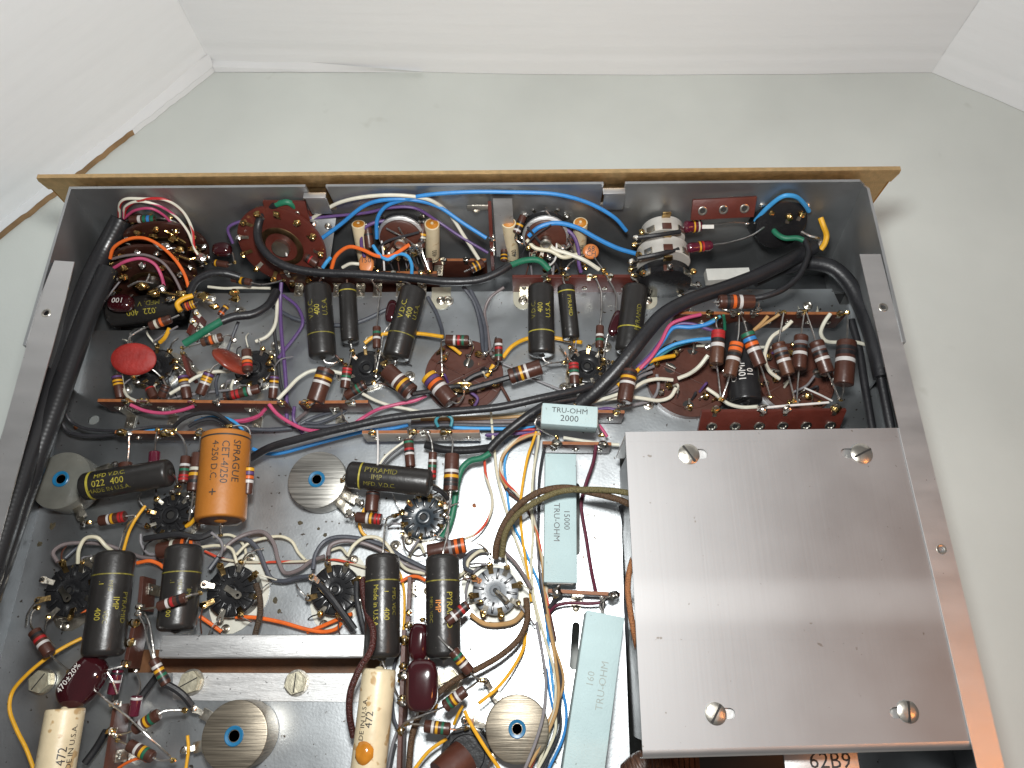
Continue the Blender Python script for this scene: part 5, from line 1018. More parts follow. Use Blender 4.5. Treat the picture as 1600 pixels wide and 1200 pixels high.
# --- thick black cables
T(0, 0, 1); CG = 'thick black cables'
def cable(label, wd, pts, tips=(), m='rubber', **k): return wire2(label, pts, wd, None, tips, 'cable', k.pop('group', CG), m if not isinstance(m, str) else M[m], 'cable', n=14)
cable('outer thick black cable running down the left side under the flange', 32, [(189, 343, 2.9), (165, 388, 2.7), (143, 432, 2.6), (122, 485, 2.5), (100, 545, 2.4), (80, 605, 2.3), (55, 680, 2.2), (30, 755, 2.1), (0, 850, 2.0), (-60, 1040, 2.0)], m=rib)
cable('inner thick black cable with ribbed shine running down the left side', 33, [(169, 421, 2.7), (155, 452, 2.7), (136, 495, 2.7), (112, 562, 2.7), (88, 630, 2.7), (61, 705, 2.7), (35, 778, 2.7), (8, 858, 2.7), (-22, 945, 2.7), (-60, 1080, 2.7)], m=rib)
cable('black cable looping from the green lead round and along behind the left trio', 13, [(432, 319, 3.4), (415, 328, 3.5), (404, 350, 3.4), (404, 375, 3.2), (418, 398, 3.0), (445, 415, 2.8), (490, 425, 2.6), (560, 428, 2.5), (640, 434, 2.4), (700, 440, 2.4), (750, 437, 2.3), (780, 425, 2.3), (797, 414, 2.3)],
      [([(430, 320, 3.4), (450, 316, 3.4), (464, 328, 3.2), (468, 350, 2.6)], 'green', 9.5), ([(796, 415, 2.3), (820, 407, 2.2), (842, 407, 2.1), (858, 421, 1.8)], 'green', 10)])
cable('long black cable sweeping from below the orange cylinder to the cable bundle', 12.5, [(392, 716, 1.6), (420, 700, 1.9), (470, 685, 2.3), (540, 668, 2.5), (610, 653, 2.5), (680, 645, 2.5), (720, 642, 2.5), (780, 636, 2.6), (845, 622, 2.6), (900, 610, 2.4), (925, 603, 2.2)])
cable('fat black cable bundle running diagonally up to the black control', 23, [(905, 632, 1.6), (930, 612, 2.0), (958, 584, 2.4), (985, 552, 2.7), (1010, 520, 2.8), (1036, 492, 2.8), (1075, 470, 2.7), (1135, 449, 2.6), (1185, 430, 2.5), (1230, 408, 2.4), (1272, 386, 2.2)])
cable('black cable ending in a green lead left of the 2000 block', 14, [(764, 703, 1.5), (782, 684, 1.7), (805, 665, 1.9), (832, 645, 2.0), (860, 630, 1.9), (900, 622, 1.7)],
      [([(766, 708, 1.5), (752, 716, 1.4), (735, 720, 1.3), (722, 732, 1.2), (715, 752, 1.1), (711, 780, 1.0), (706, 808, .9), (699, 828, .8), (690, 840, .7)], 'green', 10)])
cable('thinner black cable curving from the black control down to the top resistor', 9.5, [(1257, 374, 2.8), (1263, 392, 2.9), (1258, 412, 3.0), (1246, 434, 3.1), (1222, 453, 3.1), (1195, 463, 3.0), (1178, 466, 2.9)],
      [([(1257, 376, 2.8), (1246, 372, 2.8), (1226, 372, 2.7), (1212, 364, 2.6), (1205, 353, 2.5)], 'green', 8.5)])
cable('flat black cable curving down the right side behind the flange', 24, [(1178, 438, 1.2), (1220, 420, 1.4), (1265, 411, 1.6), (1300, 418, 1.7), (1326, 442, 1.7), (1345, 478, 1.7), (1358, 512, 1.6), (1368, 545, 1.4), (1378, 590, 1.2)])
cable('left strand of the right hand black cables going under the cover', 12, [(1330, 500, 1.0), (1342, 545, 1.0), (1351, 600, 1.0), (1362, 665, 1.0), (1375, 740, 1.0)])
cable('right strand of the right hand black cables going under the cover', 14, [(1368, 545, 1.3), (1376, 590, 1.2), (1386, 640, 1.2), (1398, 700, 1.2)], [([(1363, 530, 1.6), (1367, 540, 1.6)], 'tin', 12)])
cable('black cable with green tip curving under the tilted brown board', 13.5, [(432, 455, 1.4), (418, 478, 1.7), (395, 491, 1.9), (365, 495, 2.1), (346, 502, 2.2)], [([(347, 501, 2.2), (325, 514, 2.1), (305, 527, 1.9), (288, 537, 1.8)], 'green', 12)])
cable('black cable arching from the yellow loop across to the large brown switch', 12.5, [(296, 458, 2.2), (307, 439, 2.5), (328, 428, 2.6), (352, 427, 2.5), (375, 433, 2.2)], [([(301, 462, 2.2), (288, 466, 2.3), (277, 475, 2.3), (282, 486, 2.2)], 'yellow', 8)])
cable('ribbed black sleeve lying under the pale faced strip', 13, [(665, 695, 1.0), (690, 702, 1.1), (725, 704, 1.2), (750, 702, 1.3), (764, 700, 1.4)], m=rib)
# --- upper left fan
T(0, 240, 4)
W('white wire with red tracer, outermost of the arcs from the upper left cable', None, 22, (745, 395, 2.9), (752, 310, 4.0), (790, 283, 4.3), (900, 283, 4.3), (1030, 288, 4.1), (1140, 360, 3.6), (1200, 470, 3.0), (1215, 590, 2.4), (1255, 662, 2.0), m=trR)
W('white wire with pink tracer, middle arc from the upper left cable', None, 20, (772, 398, 2.9), (785, 330, 3.6), (870, 298, 3.9), (990, 325, 3.7), (1100, 395, 3.3), (1175, 490, 2.8), (1208, 570, 2.4), m=trP)
W('pink wire, lowest arc from the upper left cable', 'pink', 20, (775, 405, 2.8), (850, 352, 3.4), (950, 345, 3.4), (1035, 395, 3.1), (1080, 455, 2.7), (1105, 510, 2.3))
W('red orange short wire leaving the upper left cable', 'red', 18, (778, 400, 2.8), (785, 350, 3.2), (830, 308, 3.6), (900, 288, 3.9))
W('bright orange wire arching over the lower left switch wafer', 'orange', 24, (688, 655, 2.7), (710, 590, 3.1), (800, 535, 3.4), (900, 528, 3.4), (1000, 575, 3.1), (1100, 670, 2.7), (1155, 760, 2.3), (1178, 835, 2.0))
W('dark grey wire under the bright orange arc', 'taupe', 20, (700, 658, 2.6), (800, 636, 2.9), (910, 634, 2.9), (1010, 675, 2.7), (1085, 765, 2.3), (1145, 885, 1.9))
W('magenta wire leaving the inner left cable', 'pink', 24, (712, 714, 2.6), (790, 672, 2.9), (890, 656, 2.9), (965, 690, 2.7), (1005, 755, 2.4), (1025, 825, 2.0))
W('thin bare grey lead beside the inner left cable', 'grey', 12, (760, 785, 1.9), (700, 860, 1.9), (640, 940, 1.9))
W('cream wire passing below the black cable right of the pit', 'white', 20, (1300, 832, 1.2), (1400, 842, 1.2), (1520, 838, 1.2), (1690, 842, 1.2))
W('yellow sleeved lead above the left socket', 'yellow', 30, (1000, 1180, 1.3), (1030, 1150, 1.5), (1060, 1090, 1.7))
W('bare lead running from the left socket up past the pit', 'grey', 14, (960, 1175, 1.3), (1040, 1120, 1.6), (1110, 1080, 1.8))
W('dull violet wire running across the front wall from the left switch', 'violet', 22, (1455, 560, 2.4), (1425, 470, 3.0), (1470, 435, 3.2), (1600, 412, 3.2), (1900, 405, 3.2), (2090, 390, 3.2), (2300, 368, 3.3), (2440, 338, 3.4), (2590, 340, 3.3), (2730, 420, 3.0), (2880, 520, 2.6), (3050, 620, 2.0))
# --- upper middle
T(360, 240, 4)
W('long cream wire arching over the left rotary control', 'white', 28, (445, 455, 2.6), (560, 372, 3.2), (700, 300, 3.8), (900, 264, 4.1), (1100, 264, 4.1), (1250, 292, 3.9), (1370, 380, 3.3), (1460, 515, 2.6), (1560, 672, 1.6))
W('blue wire arching from the shield plate to the upright brown strip', 'blue', 30, (540, 552, 2.4), (680, 450, 3.1), (840, 325, 3.9), (960, 290, 4.2), (1150, 290, 4.2), (1300, 332, 3.9), (1450, 432, 3.4), (1600, 528, 2.9))
W('longest blue wire from the left rotary control across to the pale controls', 'blue', 30, (915, 530, 2.6), (918, 410, 3.5), (970, 332, 4.1), (1100, 284, 4.5), (1250, 256, 4.7), (1500, 240, 4.8), (1740, 241, 4.8), (2040, 255, 4.7), (2240, 310, 4.3), (2400, 400, 3.6), (2474, 482, 2.8))
W('short violet wire left of the left rotary control', 'violet', 26, (838, 645, 1.9), (818, 560, 2.4), (830, 475, 2.9), (890, 435, 3.1), (965, 420, 3.1))
W('short blue wire dipping below the left rotary control', 'lightblue', 26, (892, 575, 2.6), (935, 635, 2.6), (985, 662, 2.6), (1050, 626, 2.6), (1105, 640, 2.4), (1132, 690, 2.0), (1133, 750, 1.6))
W('orange wire arching below the left rotary control', 'orange', 28, (632, 718, 1.8), (660, 640, 2.3), (740, 583, 2.7), (830, 602, 2.7), (910, 638, 2.6), (1000, 640, 2.6), (1120, 568, 2.8))
W('short blue wire tip behind the black cable', 'lightblue', 28, (578, 712, 1.6), (600, 680, 1.8), (625, 650, 1.8))
W('grey white wire beside the small orange disc capacitor', 'white', 24, (700, 712, 1.7), (750, 688, 1.9), (805, 690, 1.9))
W('bare upright lead below the left rotary control', 'silver', 14, (945, 545, 2.9), (955, 620, 2.6), (962, 730, 1.9))
W('bare lead hanging inside the black and green cable loop', 'silver', 14, (330, 500, 2.6), (340, 560, 2.4), (352, 640, 2.0))
W('yellow wire crossing behind the leaning cylinder to the left wafer', 'yellow', 28, (838, 1185, 1.2), (890, 1148, 1.2), (1000, 1122, 1.0), (1180, 1125, 1.0), (1330, 1145, 1.2))
W('slate wire dropping right of the leaning cylinder', 'slate', 28, (1232, 895, .8), (1285, 990, .6), (1320, 1090, .6), (1328, 1160, .9))
W('slate wire lying behind the left trio of cylinders', 'slate', 30, (262, 955, .5), (390, 1025, .4), (520, 1060, .3), (680, 1072, .3), (810, 1050, .3), (985, 970, .4))
W('violet wire running straight down beside the left trio', 'violet', 28, (318, 805, 1.3), (312, 920, .9), (318, 1110, .7), (340, 1340, .6), (350, 1500, .5), (352, 1680, .4))
W('violet wire making a loose loop left of the left trio', 'violet', 24, (330, 885, .9), (420, 960, .8), (452, 1060, .7), (400, 1150, .5), (340, 1225, .5), (300, 1280, .6))
W('black wire beside the straight violet wire', 'dark', 26, (300, 960, .7), (275, 1080, .5), (295, 1260, .4), (318, 1460, .4), (380, 1610, .4))
W('cream wire rising from the second left socket', 'white', 26, (155, 1175, .9), (225, 1145, .8), (275, 1080, .8), (292, 960, .9), (290, 900, 1.0))
# --- upper right of middle
T(720, 240, 4)
W('cream wire dipping from the right rotary control', 'cream', 30, (412, 540, 2.7), (465, 590, 2.6), (560, 608, 2.5), (640, 648, 2.4), (725, 630, 2.3))
W('grey white wire dropping from the right rotary control to the strip', 'white', 32, (530, 520, 2.8), (575, 592, 2.5), (660, 622, 2.4), (770, 665, 2.3), (865, 725, 1.9))
W('blue wire from the right rotary control to the lower pale control', 'blue', 34, (425, 515, 3.0), (490, 460, 3.4), (590, 434, 3.5), (720, 460, 3.3), (850, 530, 2.9), (980, 592, 2.4), (1092, 625, 2.0))
W('violet wire falling from the right rotary control onto the strip', 'violet', 28, (645, 462, 2.9), (705, 515, 2.7), (735, 600, 2.3), (738, 690, 1.9), (752, 742, 1.6))
W('bare lead from the right rotary control to the strip', 'silver', 14, (600, 560, 2.6), (590, 660, 2.2), (550, 705, 1.8))
W('upper black sleeved lead across the pale controls', 'black', 34, (1108, 525, 3.2), (1230, 510, 3.4), (1370, 488, 3.2))
W('lower black sleeved lead across the pale controls', 'black', 34, (1105, 655, 2.8), (1230, 630, 3.0), (1360, 598, 2.8))
W('slate wire running down between the trios, left strand', 'slate', 32, (15, 830, 1.2), (85, 930, .9), (125, 1080, .6), (140, 1220, .6), (152, 1260, .7))
W('slate wire running down between the trios, right strand', 'slate', 28, (60, 850, 1.1), (110, 950, .9), (150, 1080, .7), (160, 1240, .7))
W('brown wire curling down left of the right trio', 'taupe', 22, (270, 835, 1.2), (185, 900, .9), (150, 980, .7), (165, 1100, .6), (190, 1260, .7))
W('yellow wire crossing behind the right trio of cylinders', 'yellow', 30, (262, 1275, .9), (320, 1205, .9), (420, 1155, .7), (560, 1150, .6), (660, 1165, .7), (755, 1180, 1.0))
W('short yellow wire into the top of the left wafer', 'yellow', 30, (205, 1320, .9), (180, 1360, .8), (160, 1390, .7))
T(360, 480, 4)
W('short yellow wire on the left wafer centre', 'yellow', 26, (1362, 232, 1.1), (1400, 260, .9), (1440, 292, .7))
# --- right side
T(1040, 240, 4)
W('blue wire arching over to the black control at the upper right', 'lightblue', 34, (560, 420, 2.8), (640, 335, 3.3), (740, 265, 3.7), (810, 268, 3.7), (870, 320, 3.3), (895, 360, 2.8))
W('thick yellow wire bending down the right side of the black control', 'yellow', 40, (968, 402, 2.8), (985, 450, 2.7), (1005, 510, 2.4), (995, 560, 2.2), (968, 600, 2.0))
W('red wire tip showing under the black cable at the right', 'red', 20, (430, 805, .9), (490, 775, 1.0), (540, 755, 1.0))
T(720, 480, 4)
W('pink wire from the right strip into the cable bundle', 'pink', 28, (1500, 45, 2.3), (1400, 70, 2.3), (1310, 110, 2.2), (1250, 220, 2.0), (1190, 310, 1.9), (1120, 385, 1.7))
W('blue wire from the right strip into the cable bundle', 'blue', 30, (1600, 75, 2.3), (1540, 105, 2.2), (1440, 125, 2.1), (1330, 128, 2.0), (1265, 210, 1.9), (1200, 300, 1.8), (1140, 375, 1.6))
W('violet wire from the right strip into the cable bundle', 'violet', 26, (1620, 160, 1.9), (1540, 135, 2.0), (1440, 105, 2.0), (1350, 110, 1.9), (1260, 200, 1.7), (1190, 290, 1.6), (1100, 380, 1.5))
W('light blue wire arching over the right wafer into the bundle', 'lightblue', 28, (1570, 195, 1.7), (1440, 208, 1.7), (1330, 235, 1.6), (1240, 285, 1.5), (1160, 350, 1.4), (1110, 400, 1.3))
W('teal wire end just below the light blue one', 'teal', 26, (1440, 215, 1.3), (1340, 245, 1.3), (1250, 300, 1.3), (1180, 355, 1.2))
W('yellow wire from the right wafer into the bundle', 'yellow', 30, (1335, 303, 1.2), (1250, 318, 1.4), (1160, 350, 1.5), (1080, 415, 1.6), (980, 490, 1.5))
W('cream wire curving up from the right wafer', 'white', 30, (1358, 445, 1.1), (1430, 415, 1.4), (1490, 370, 1.8), (1545, 300, 2.1))
W('cream wire running left from the right wafer under the big resistor', 'white', 28, (1325, 455, 1.1), (1230, 448, 1.2), (1150, 465, 1.3), (1070, 510, 1.4), (920, 565, 1.4), (765, 605, 1.4))
W('cream wire looping below the right wafer', 'white', 28, (1345, 505, 1.0), (1310, 560, .9), (1240, 583, .8), (1150, 572, .9), (1065, 562, 1.0), (900, 575, 1.2))
W('grey wire between the right wafer and the bundle', 'grey', 26, (1205, 368, .9), (1120, 405, 1.1), (1050, 450, 1.3), (930, 520, 1.4), (760, 595, 1.3))
W('second grey wire between the right wafer and the bundle', 'grey', 24, (1195, 405, .8), (1130, 430, .9), (1060, 480, 1.1), (900, 545, 1.2))
W('grey wire looping under the right wafer to the strip', 'grey', 24, (1225, 420, .7), (1235, 500, .6), (1200, 570, .5), (1080, 610, .5), (860, 625, .5), (800, 612, .6))
W('dull violet wire under the 2000 block', 'violet', 24, (860, 640, .7), (920, 632, .7), (990, 650, .7))
W('brown wire slanting off the left wafer', 'brown', 22, (250, 490, .5), (285, 550, .4), (320, 620, .4))
W('grey wire lying left of the right trio socket', 'grey', 20, (255, 350, .4), (360, 395, .3), (450, 445, .3), (640, 525, .3))
W('glossy black sleeved lead from the left wafer to the large resistor', 'black', 46, (50, 512, 1.5), (170, 478, 1.5), (308, 436, 1.6))
W('black sleeve crossing the right edge of the left wafer', 'black', 40, (20, 470, .7), (80, 430, .8), (180, 395, .8))
W('violet wire curling below the left wafer', 'violet', 22, (60, 530, 1.0), (105, 570, .9), (85, 620, .7))
T(360, 480, 4)
W('black sleeved lead from the slanting resistor onto the left wafer', 'black', 40, (1135, 542, 1.7), (1250, 525, 1.4), (1360, 500, 1.2), (1440, 490, 1.3))
c = A((1462, 500, 1.2)); t = thing('wire_joint', 'wrapped golden wire joint in the middle of the left wafer', 'joint', c)
for k in range(4): mb = MB(); tube(mb, [c + np.array([.35 * math.cos(q) + k * .1 - .2, .16 * math.sin(q) * .9, .18 * math.sin(q)]) for q in np.linspace(0, 6.28, 13)], .05, 6); link('wrap', mb, M['brass'], t)
solder(t, c, .22, 'flux', (1.5, .8, .7))
W('pink wire dropping from the left strip to the black cable', 'pink', 28, (240, 605, 1.8), (290, 665, 1.6), (370, 720, 1.4), (470, 765, 1.3), (570, 776, 1.3))
W('pink wire under the left strip running to its left end', 'pink', 26, (220, 635, 1.3), (180, 675, 1.1), (110, 700, 1.0), (20, 712, 1.0), (-80, 708, 1.0))
W('pink wire rising right from the black cable to the left wafer', 'pink', 26, (775, 728, 1.5), (830, 690, 1.4), (920, 640, 1.1), (1050, 605, .9), (1150, 585, .9), (1225, 552, .9))
W('cream wire running from the middle left socket down to the black cable', 'white', 24, (825, 540, .9), (900, 580, .8), (1000, 615, .8), (1100, 635, .8), (1190, 655, .8))
W('cream wire arching over to the middle left socket', 'white', 28, (295, 578, 1.6), (360, 510, 1.5), (430, 440, 1.3), (510, 398, 1.2), (610, 396, 1.1), (700, 415, 1.0))
W('violet wire below the short brown strip', 'violet', 26, (400, 620, .9), (395, 700, .6), (430, 760, .5), (460, 790, .5))
W('taupe wire crossing behind the short brown strip', 'taupe', 26, (385, 740, .4), (420, 700, .6), (480, 650, .9), (500, 620, 1.2))
W('slate wire looping right below the short brown strip', 'slate', 26, (470, 720, .5), (540, 725, .5), (640, 690, .6), (740, 630, .9), (770, 610, 1.2))
W('second slate wire lying under the short brown strip', 'slate', 26, (440, 730, .4), (520, 690, .4), (620, 660, .5), (720, 640, .6))
W('slate wire running along below the left strips to the bundle', 'slate', 28, (-10, 770, .5), (130, 770, .5), (300, 760, .5), (460, 745, .4), (600, 745, .4), (740, 728, .5))
W('blue wire beside the long black cable', 'blue', 28, (140, 885, .7), (210, 912, .7), (310, 912, .8), (480, 868, .9), (680, 815, .9), (860, 772, 1.0), (1020, 755, 1.0), (1110, 735, 1.1))
W('blue wire running right along the centre to the 2000 block', 'lightblue', 26, (1380, 752, .8), (1500, 757, .8), (1600, 758, .8), (1800, 758, .8), (1900, 740, .7))
W('small teal wire ring standing on the pale faced strip', 'teal', 24, (1300, 748, 2.1), (1284, 710, 2.2), (1310, 675, 2.3), (1350, 672, 2.3), (1384, 700, 2.2), (1378, 745, 2.1))
for i, (cc, y0, y1, lb) in enumerate((('cream', 690, 660, 'cream wire, topmost of the flat bundle left of the 2000 block'), ('grey', 705, 690, 'grey wire, second in the flat bundle left of the 2000 block'), ('taupe', 715, 712, 'taupe wire, third in the flat bundle left of the 2000 block'), ('tan', 698, 678, 'tan wire crossing inside the flat bundle left of the 2000 block'), ('slate', 735, 735, 'slate wire, lowest of the flat bundle left of the 2000 block'), ('violet', 800, 785, 'violet wire right of the pale faced strip'))):
    W(lb, cc, 24, (1130 + (i % 2) * 60 + (450 if i == 5 else 0), y0 + 5, .4 + i * .08), (1420 + (180 if i == 5 else 0), y0, .5 + i * .08), (1640, (y0 + y1) / 2 + 4, .5 + i * .08), (1860, y1, .6 + i * .06), (1960, y1 - 15, .6))
W('white wire rising from the horizontal cylinder to the pale strip', 'white', 18, (930, 985, 1.9), (965, 935, 1.9), (1030, 880, 1.9), (1100, 830, 1.9), (1150, 780, 2.0))
W('black wire rising beside it to the pale strip', 'dark', 18, (950, 985, 1.7), (985, 940, 1.7), (1050, 885, 1.7), (1115, 840, 1.8), (1160, 790, 1.9))
W('bare lead from the pale strip to the horizontal cylinder', 'silver', 14, (918, 770, 2.1), (922, 860, 2.3), (920, 985, 2.6))
# --- left middle
T(0, 480, 4)
W('pink wire along the front of the left strip', 'pink', 26, (815, 610, 1.8), (900, 645, 1.6), (1020, 662, 1.5), (1130, 645, 1.6), (1210, 620, 1.7))
W('cream wire left of the left socket bending to the strip', 'white', 22, (758, 425, 1.2), (770, 500, 1.3), (800, 560, 1.6), (850, 585, 1.8))
W('cream wire rising from the strip to the second left socket', 'white', 26, (1062, 542, 1.5), (1140, 495, 1.5), (1230, 435, 1.3), (1330, 405, 1.2), (1440, 402, 1.1))
W('cream wire left of the second left socket', 'white', 20, (1460, 455, 1.0), (1445, 500, 1.0), (1460, 545, 1.2))
W('dark grey wire curling left of the second left socket', 'slate', 24, (1490, 90, .9), (1440, 220, .6), (1390, 360, .5), (1350, 470, .5), (1360, 550, .6))
W('grey wire crossing the deck below the left sockets', 'grey', 18, (1050, 570, .5), (1200, 545, .4), (1400, 520, .4), (1500, 515, .4))
W('upper black wire from the left cables to the second strip', 'dark', 24, (398, 640, 1.6), (440, 710, 1.2), (520, 755, 1.2), (620, 770, 1.3), (725, 775, 1.5))
W('lower black wire from the left cables to the second strip', 'dark', 26, (375, 700, 1.2), (420, 770, 1.0), (500, 798, 1.0), (620, 803, 1.0), (725, 795, 1.1))
W('black wire running along the back of the second strip', 'dark', 24, (800, 775, 1.7), (900, 755, 1.6), (1000, 745, 1.6), (1090, 745, 1.7))
W('blue wire along the back of the second strip', 'lightblue', 22, (830, 775, 1.3), (920, 768, 1.3), (1010, 765, 1.4))
W('glossy black wire arching behind the orange cylinder', 'black', 32, (1088, 745, 1.8), (1150, 695, 2.0), (1250, 662, 2.1), (1340, 665, 2.1), (1410, 705, 2.0), (1450, 745, 2.0))
W('second black wire arching lower behind the orange cylinder', 'dark', 28, (1180, 745, 1.2), (1250, 710, 1.3), (1340, 700, 1.3), (1420, 740, 1.2))
W('pale blue wire behind the orange cylinder', 'lightblue', 22, (1220, 715, 1.0), (1300, 688, 1.1), (1400, 690, 1.1), (1470, 720, 1.1), (1520, 770, 1.0))
W('pink wire right of the orange cylinder top', 'pink', 26, (1440, 712, .9), (1530, 712, .9), (1600, 690, 1.0), (1640, 665, 1.1))
W('slate wire right of the orange cylinder', 'slate', 30, (1540, 760, .7), (1700, 765, .6), (1830, 755, .5))
# --- right middle
T(1040, 440, 4)
W('cream wire looping left of the largest slanting resistor', 'white', 28, (1030, 200, 2.5), (990, 260, 2.3), (970, 320, 2.0), (1000, 370, 1.7), (1080, 380, 1.5), (1180, 378, 1.4), (1245, 392, 1.3))
W('cream wire curling down over the third wafer', 'white', 28, (790, 245, 2.3), (745, 290, 2.1), (665, 345, 1.9), (628, 420, 1.6), (620, 490, 1.4), (650, 560, 1.1), (712, 608, .9))
W('tan wire from the right strip to the black printed cylinder', 'tan', 26, (640, 215, 2.4), (600, 260, 2.2), (550, 305, 2.0))
W('tan wire twin beside it on the right strip', 'tan', 22, (710, 205, 2.4), (650, 245, 2.2), (560, 300, 2.0))
W('cream wire below the printed black cylinder', 'white', 28, (258, 668, .9), (320, 710, 1.0), (390, 762, 1.3), (480, 786, 1.7), (575, 782, 2.2))
W('bare jumper along the red six eyelet strip', 'silver', 18, (600, 790, 2.7), (760, 775, 2.7), (900, 765, 2.7), (1020, 755, 2.7))
W('bare lead crossing the third wafer', 'silver', 14, (870, 665, 1.4), (960, 705, 1.8), (1040, 745, 2.4))
W('grey lead on the right of the third wafer', 'grey', 18, (800, 690, .9), (880, 650, 1.2), (930, 590, 1.2))
W('teal wire end on the right strip', 'teal', 26, (230, 275, 2.0), (300, 240, 2.3), (345, 215, 2.5))
W('dark green wire end on the right strip', 'green', 22, (370, 300, 1.7), (368, 250, 2.1), (362, 210, 2.5))
W('cream wire ending on the deck behind the right wafer', 'white', 22, (190, 400, .5), (300, 402, .5), (420, 408, .5), (660, 410, .5))
# --- centre bundle going down
T(540, 720, 5)
W('cream wire with red tracer curving back to the orange banded resistor', None, 26, (1085, -20, 1.0), (1095, 110, .9), (1140, 260, .8), (1145, 360, .8), (1100, 480, .9), (1020, 570, 1.1), (920, 615, 1.4), m=trO)
W('grey white wire, leftmost of the loose centre bundle', 'cream', 26, (1135, -380, .7), (1150, -200, .9), (1165, -60, .9), (1185, 110, .8), (1240, 330, .7), (1310, 560, .6), (1380, 760, .6), (1440, 960, .6), (1490, 1200, .7), (1550, 1600, .8), (1565, 1750, .9), (1540, 2000, 1.0), (1400, 2420, 1.2))
W('cream wire with red tracer inside the loose centre bundle', None, 26, (1480, -215, 1.2), (1380, -190, 1.1), (1270, -110, 1.0), (1225, -40, .9), (1210, 40, .9), (1240, 150, .9), (1330, 250, .9), (1440, 380, .8), (1490, 540, .7), (1540, 780, .7), (1570, 1000, .7), (1590, 1240, .7), (1650, 1620, .8), (1660, 1800, .9), (1600, 2050, 1.0), (1440, 2400, 1.1), m=trO)
W('blue wire inside the loose centre bundle', 'lightblue', 24, (1440, -200, .8), (1310, -140, .7), (1245, 0, .5), (1255, 180, .5), (1300, 470, .4), (1370, 620, .4), (1440, 790, .4), (1510, 960, .4), (1560, 1200, .4), (1600, 1600, .5), (1650, 2000, .5))
W('yellow wire inside the loose centre bundle', 'yellow', 26, (1490, -230, 1.3), (1460, -140, 1.2), (1425, -40, 1.1), (1390, 140, 1.0), (1368, 320, .9), (1372, 520, .8), (1398, 720, .7), (1430, 920, .6), (1450, 1100, .5))
W('olive grey wire inside the loose centre bundle', 'cream', 26, (1510, -240, 1.3), (1505, -150, 1.2), (1490, -60, 1.1), (1462, 140, 1.0), (1455, 380, .9), (1462, 600, .9), (1450, 800, .8), (1470, 1050, .8), (1560, 1400, .8), (1640, 1700, .8), (1620, 2000, .9), (1500, 2400, .9))
W('grey wire right of the olive one in the loose centre bundle', 'grey', 24, (1500, -230, 1.0), (1485, -80, .8), (1475, 60, .6), (1475, 300, .6), (1490, 560, .6), (1510, 800, .6), (1560, 1100, .6), (1640, 1500, .6), (1660, 1900, .6))
W('black wire on the right of the loose centre bundle', 'dark', 28, (1560, -120, 1.0), (1540, -40, .8), (1512, 160, .8), (1508, 420, .7), (1505, 700, .6), (1530, 1000, .6), (1600, 1350, .7), (1680, 1700, .8), (1660, 2000, .8), (1560, 2400, .8))
W('dark wire behind the loose centre bundle', 'brown', 24, (1220, 120, .5), (1260, 230, .5), (1380, 330, .5), (1460, 460, .5), (1520, 700, .4), (1560, 1000, .4), (1640, 1400, .5))
W('tan wire inside the loose centre bundle', 'tan', 24, (1450, 420, .7), (1490, 560, .7), (1530, 760, .7), (1560, 1050, .7), (1620, 1400, .8), (1700, 1680, .9), (1690, 1800, .9), (1560, 2080, 1.0), (1400, 2400, 1.1))
T(780, 960, 5)
W('blue wire bowing right beside the leaning long block', 'blue', 26, (370, 60, .7), (430, 300, .7), (490, 560, .7), (525, 780, .7), (500, 960, .7), (380, 1220, .7))
W('second blue wire inside the lower bundle', 'blue', 24, (370, 420, .5), (400, 640, .5), (440, 840, .5), (430, 1000, .5))
W('tan wire bowing along the lower bundle', 'tan', 30, (370, 0, 1.0), (420, 240, 1.1), (450, 440, 1.2), (465, 600, 1.2), (445, 760, 1.2), (370, 940, 1.3), (230, 1190, 1.4))
W('grey wire crossing over the yellowed round can', 'grey', 30, (290, 60, 1.2), (350, 380, 1.4), (365, 520, 1.6), (345, 780, 1.8), (290, 980, 1.8), (200, 1210, 1.8))
W('cream wire at the bottom of the lower bundle', 'cream', 28, (430, 700, .9), (440, 900, 1.0), (380, 1060, 1.1), (290, 1230, 1.2))
W('dark wire at the bottom of the lower bundle', 'dark', 26, (470, 720, .6), (480, 860, .7), (440, 1000, .8), (320, 1220, .9))
# --- wires round the 2000 block
T(720, 480, 4)
W('tan wire bending from under the 2000 block down the bundle', 'tan', 24, (500, 790, 1.3), (420, 805, 1.2), (320, 860, 1.0), (255, 950, .9), (250, 1050, .8), (290, 1130, .8))
W('cream wire below the 2000 block to the cover', 'white', 26, (640, 815, 1.0), (740, 832, .9), (860, 850, .9), (990, 860, .9))
W('orange red wire entering behind the 2000 block', 'red', 22, (330, 778, .7), (400, 765, .7), (470, 765, .7))
W('brown wire crossing below the orange red one', 'brown', 24, (330, 800, .5), (420, 790, .5), (500, 800, .6))
W('pink wire tip right of the 2000 block', 'pink', 24, (862, 735, 1.1), (890, 770, 1.0), (915, 810, .9))
W('dark maroon wire from the strip down to the wrapped joint', 'maroon', 26, (845, 860, 1.6), (830, 960, 1.3), (790, 1080, 1.0), (765, 1160, .9), (752, 1230, .8), (785, 1450, .8), (815, 1640, .9), (845, 1785, 1.2))
T(780, 720, 5)
W('dark maroon wire leaving the wrapped joint to the left', 'maroon', 32, (390, 1185, .6), (440, 1135, .8), (540, 1110, .9), (700, 1115, 1.0), (830, 1105, 1.1))
W('short dark lead below the foot of the 15000 block', 'dark', 40, (445, 1060, 1.0), (420, 1110, .8), (390, 1150, .7))
W('bare lead from the wrapped joint to the leaning block', 'tin', 18, (850, 1060, 1.4), (822, 1090, 1.5), (812, 1190, 1.8), m=M['tin'])
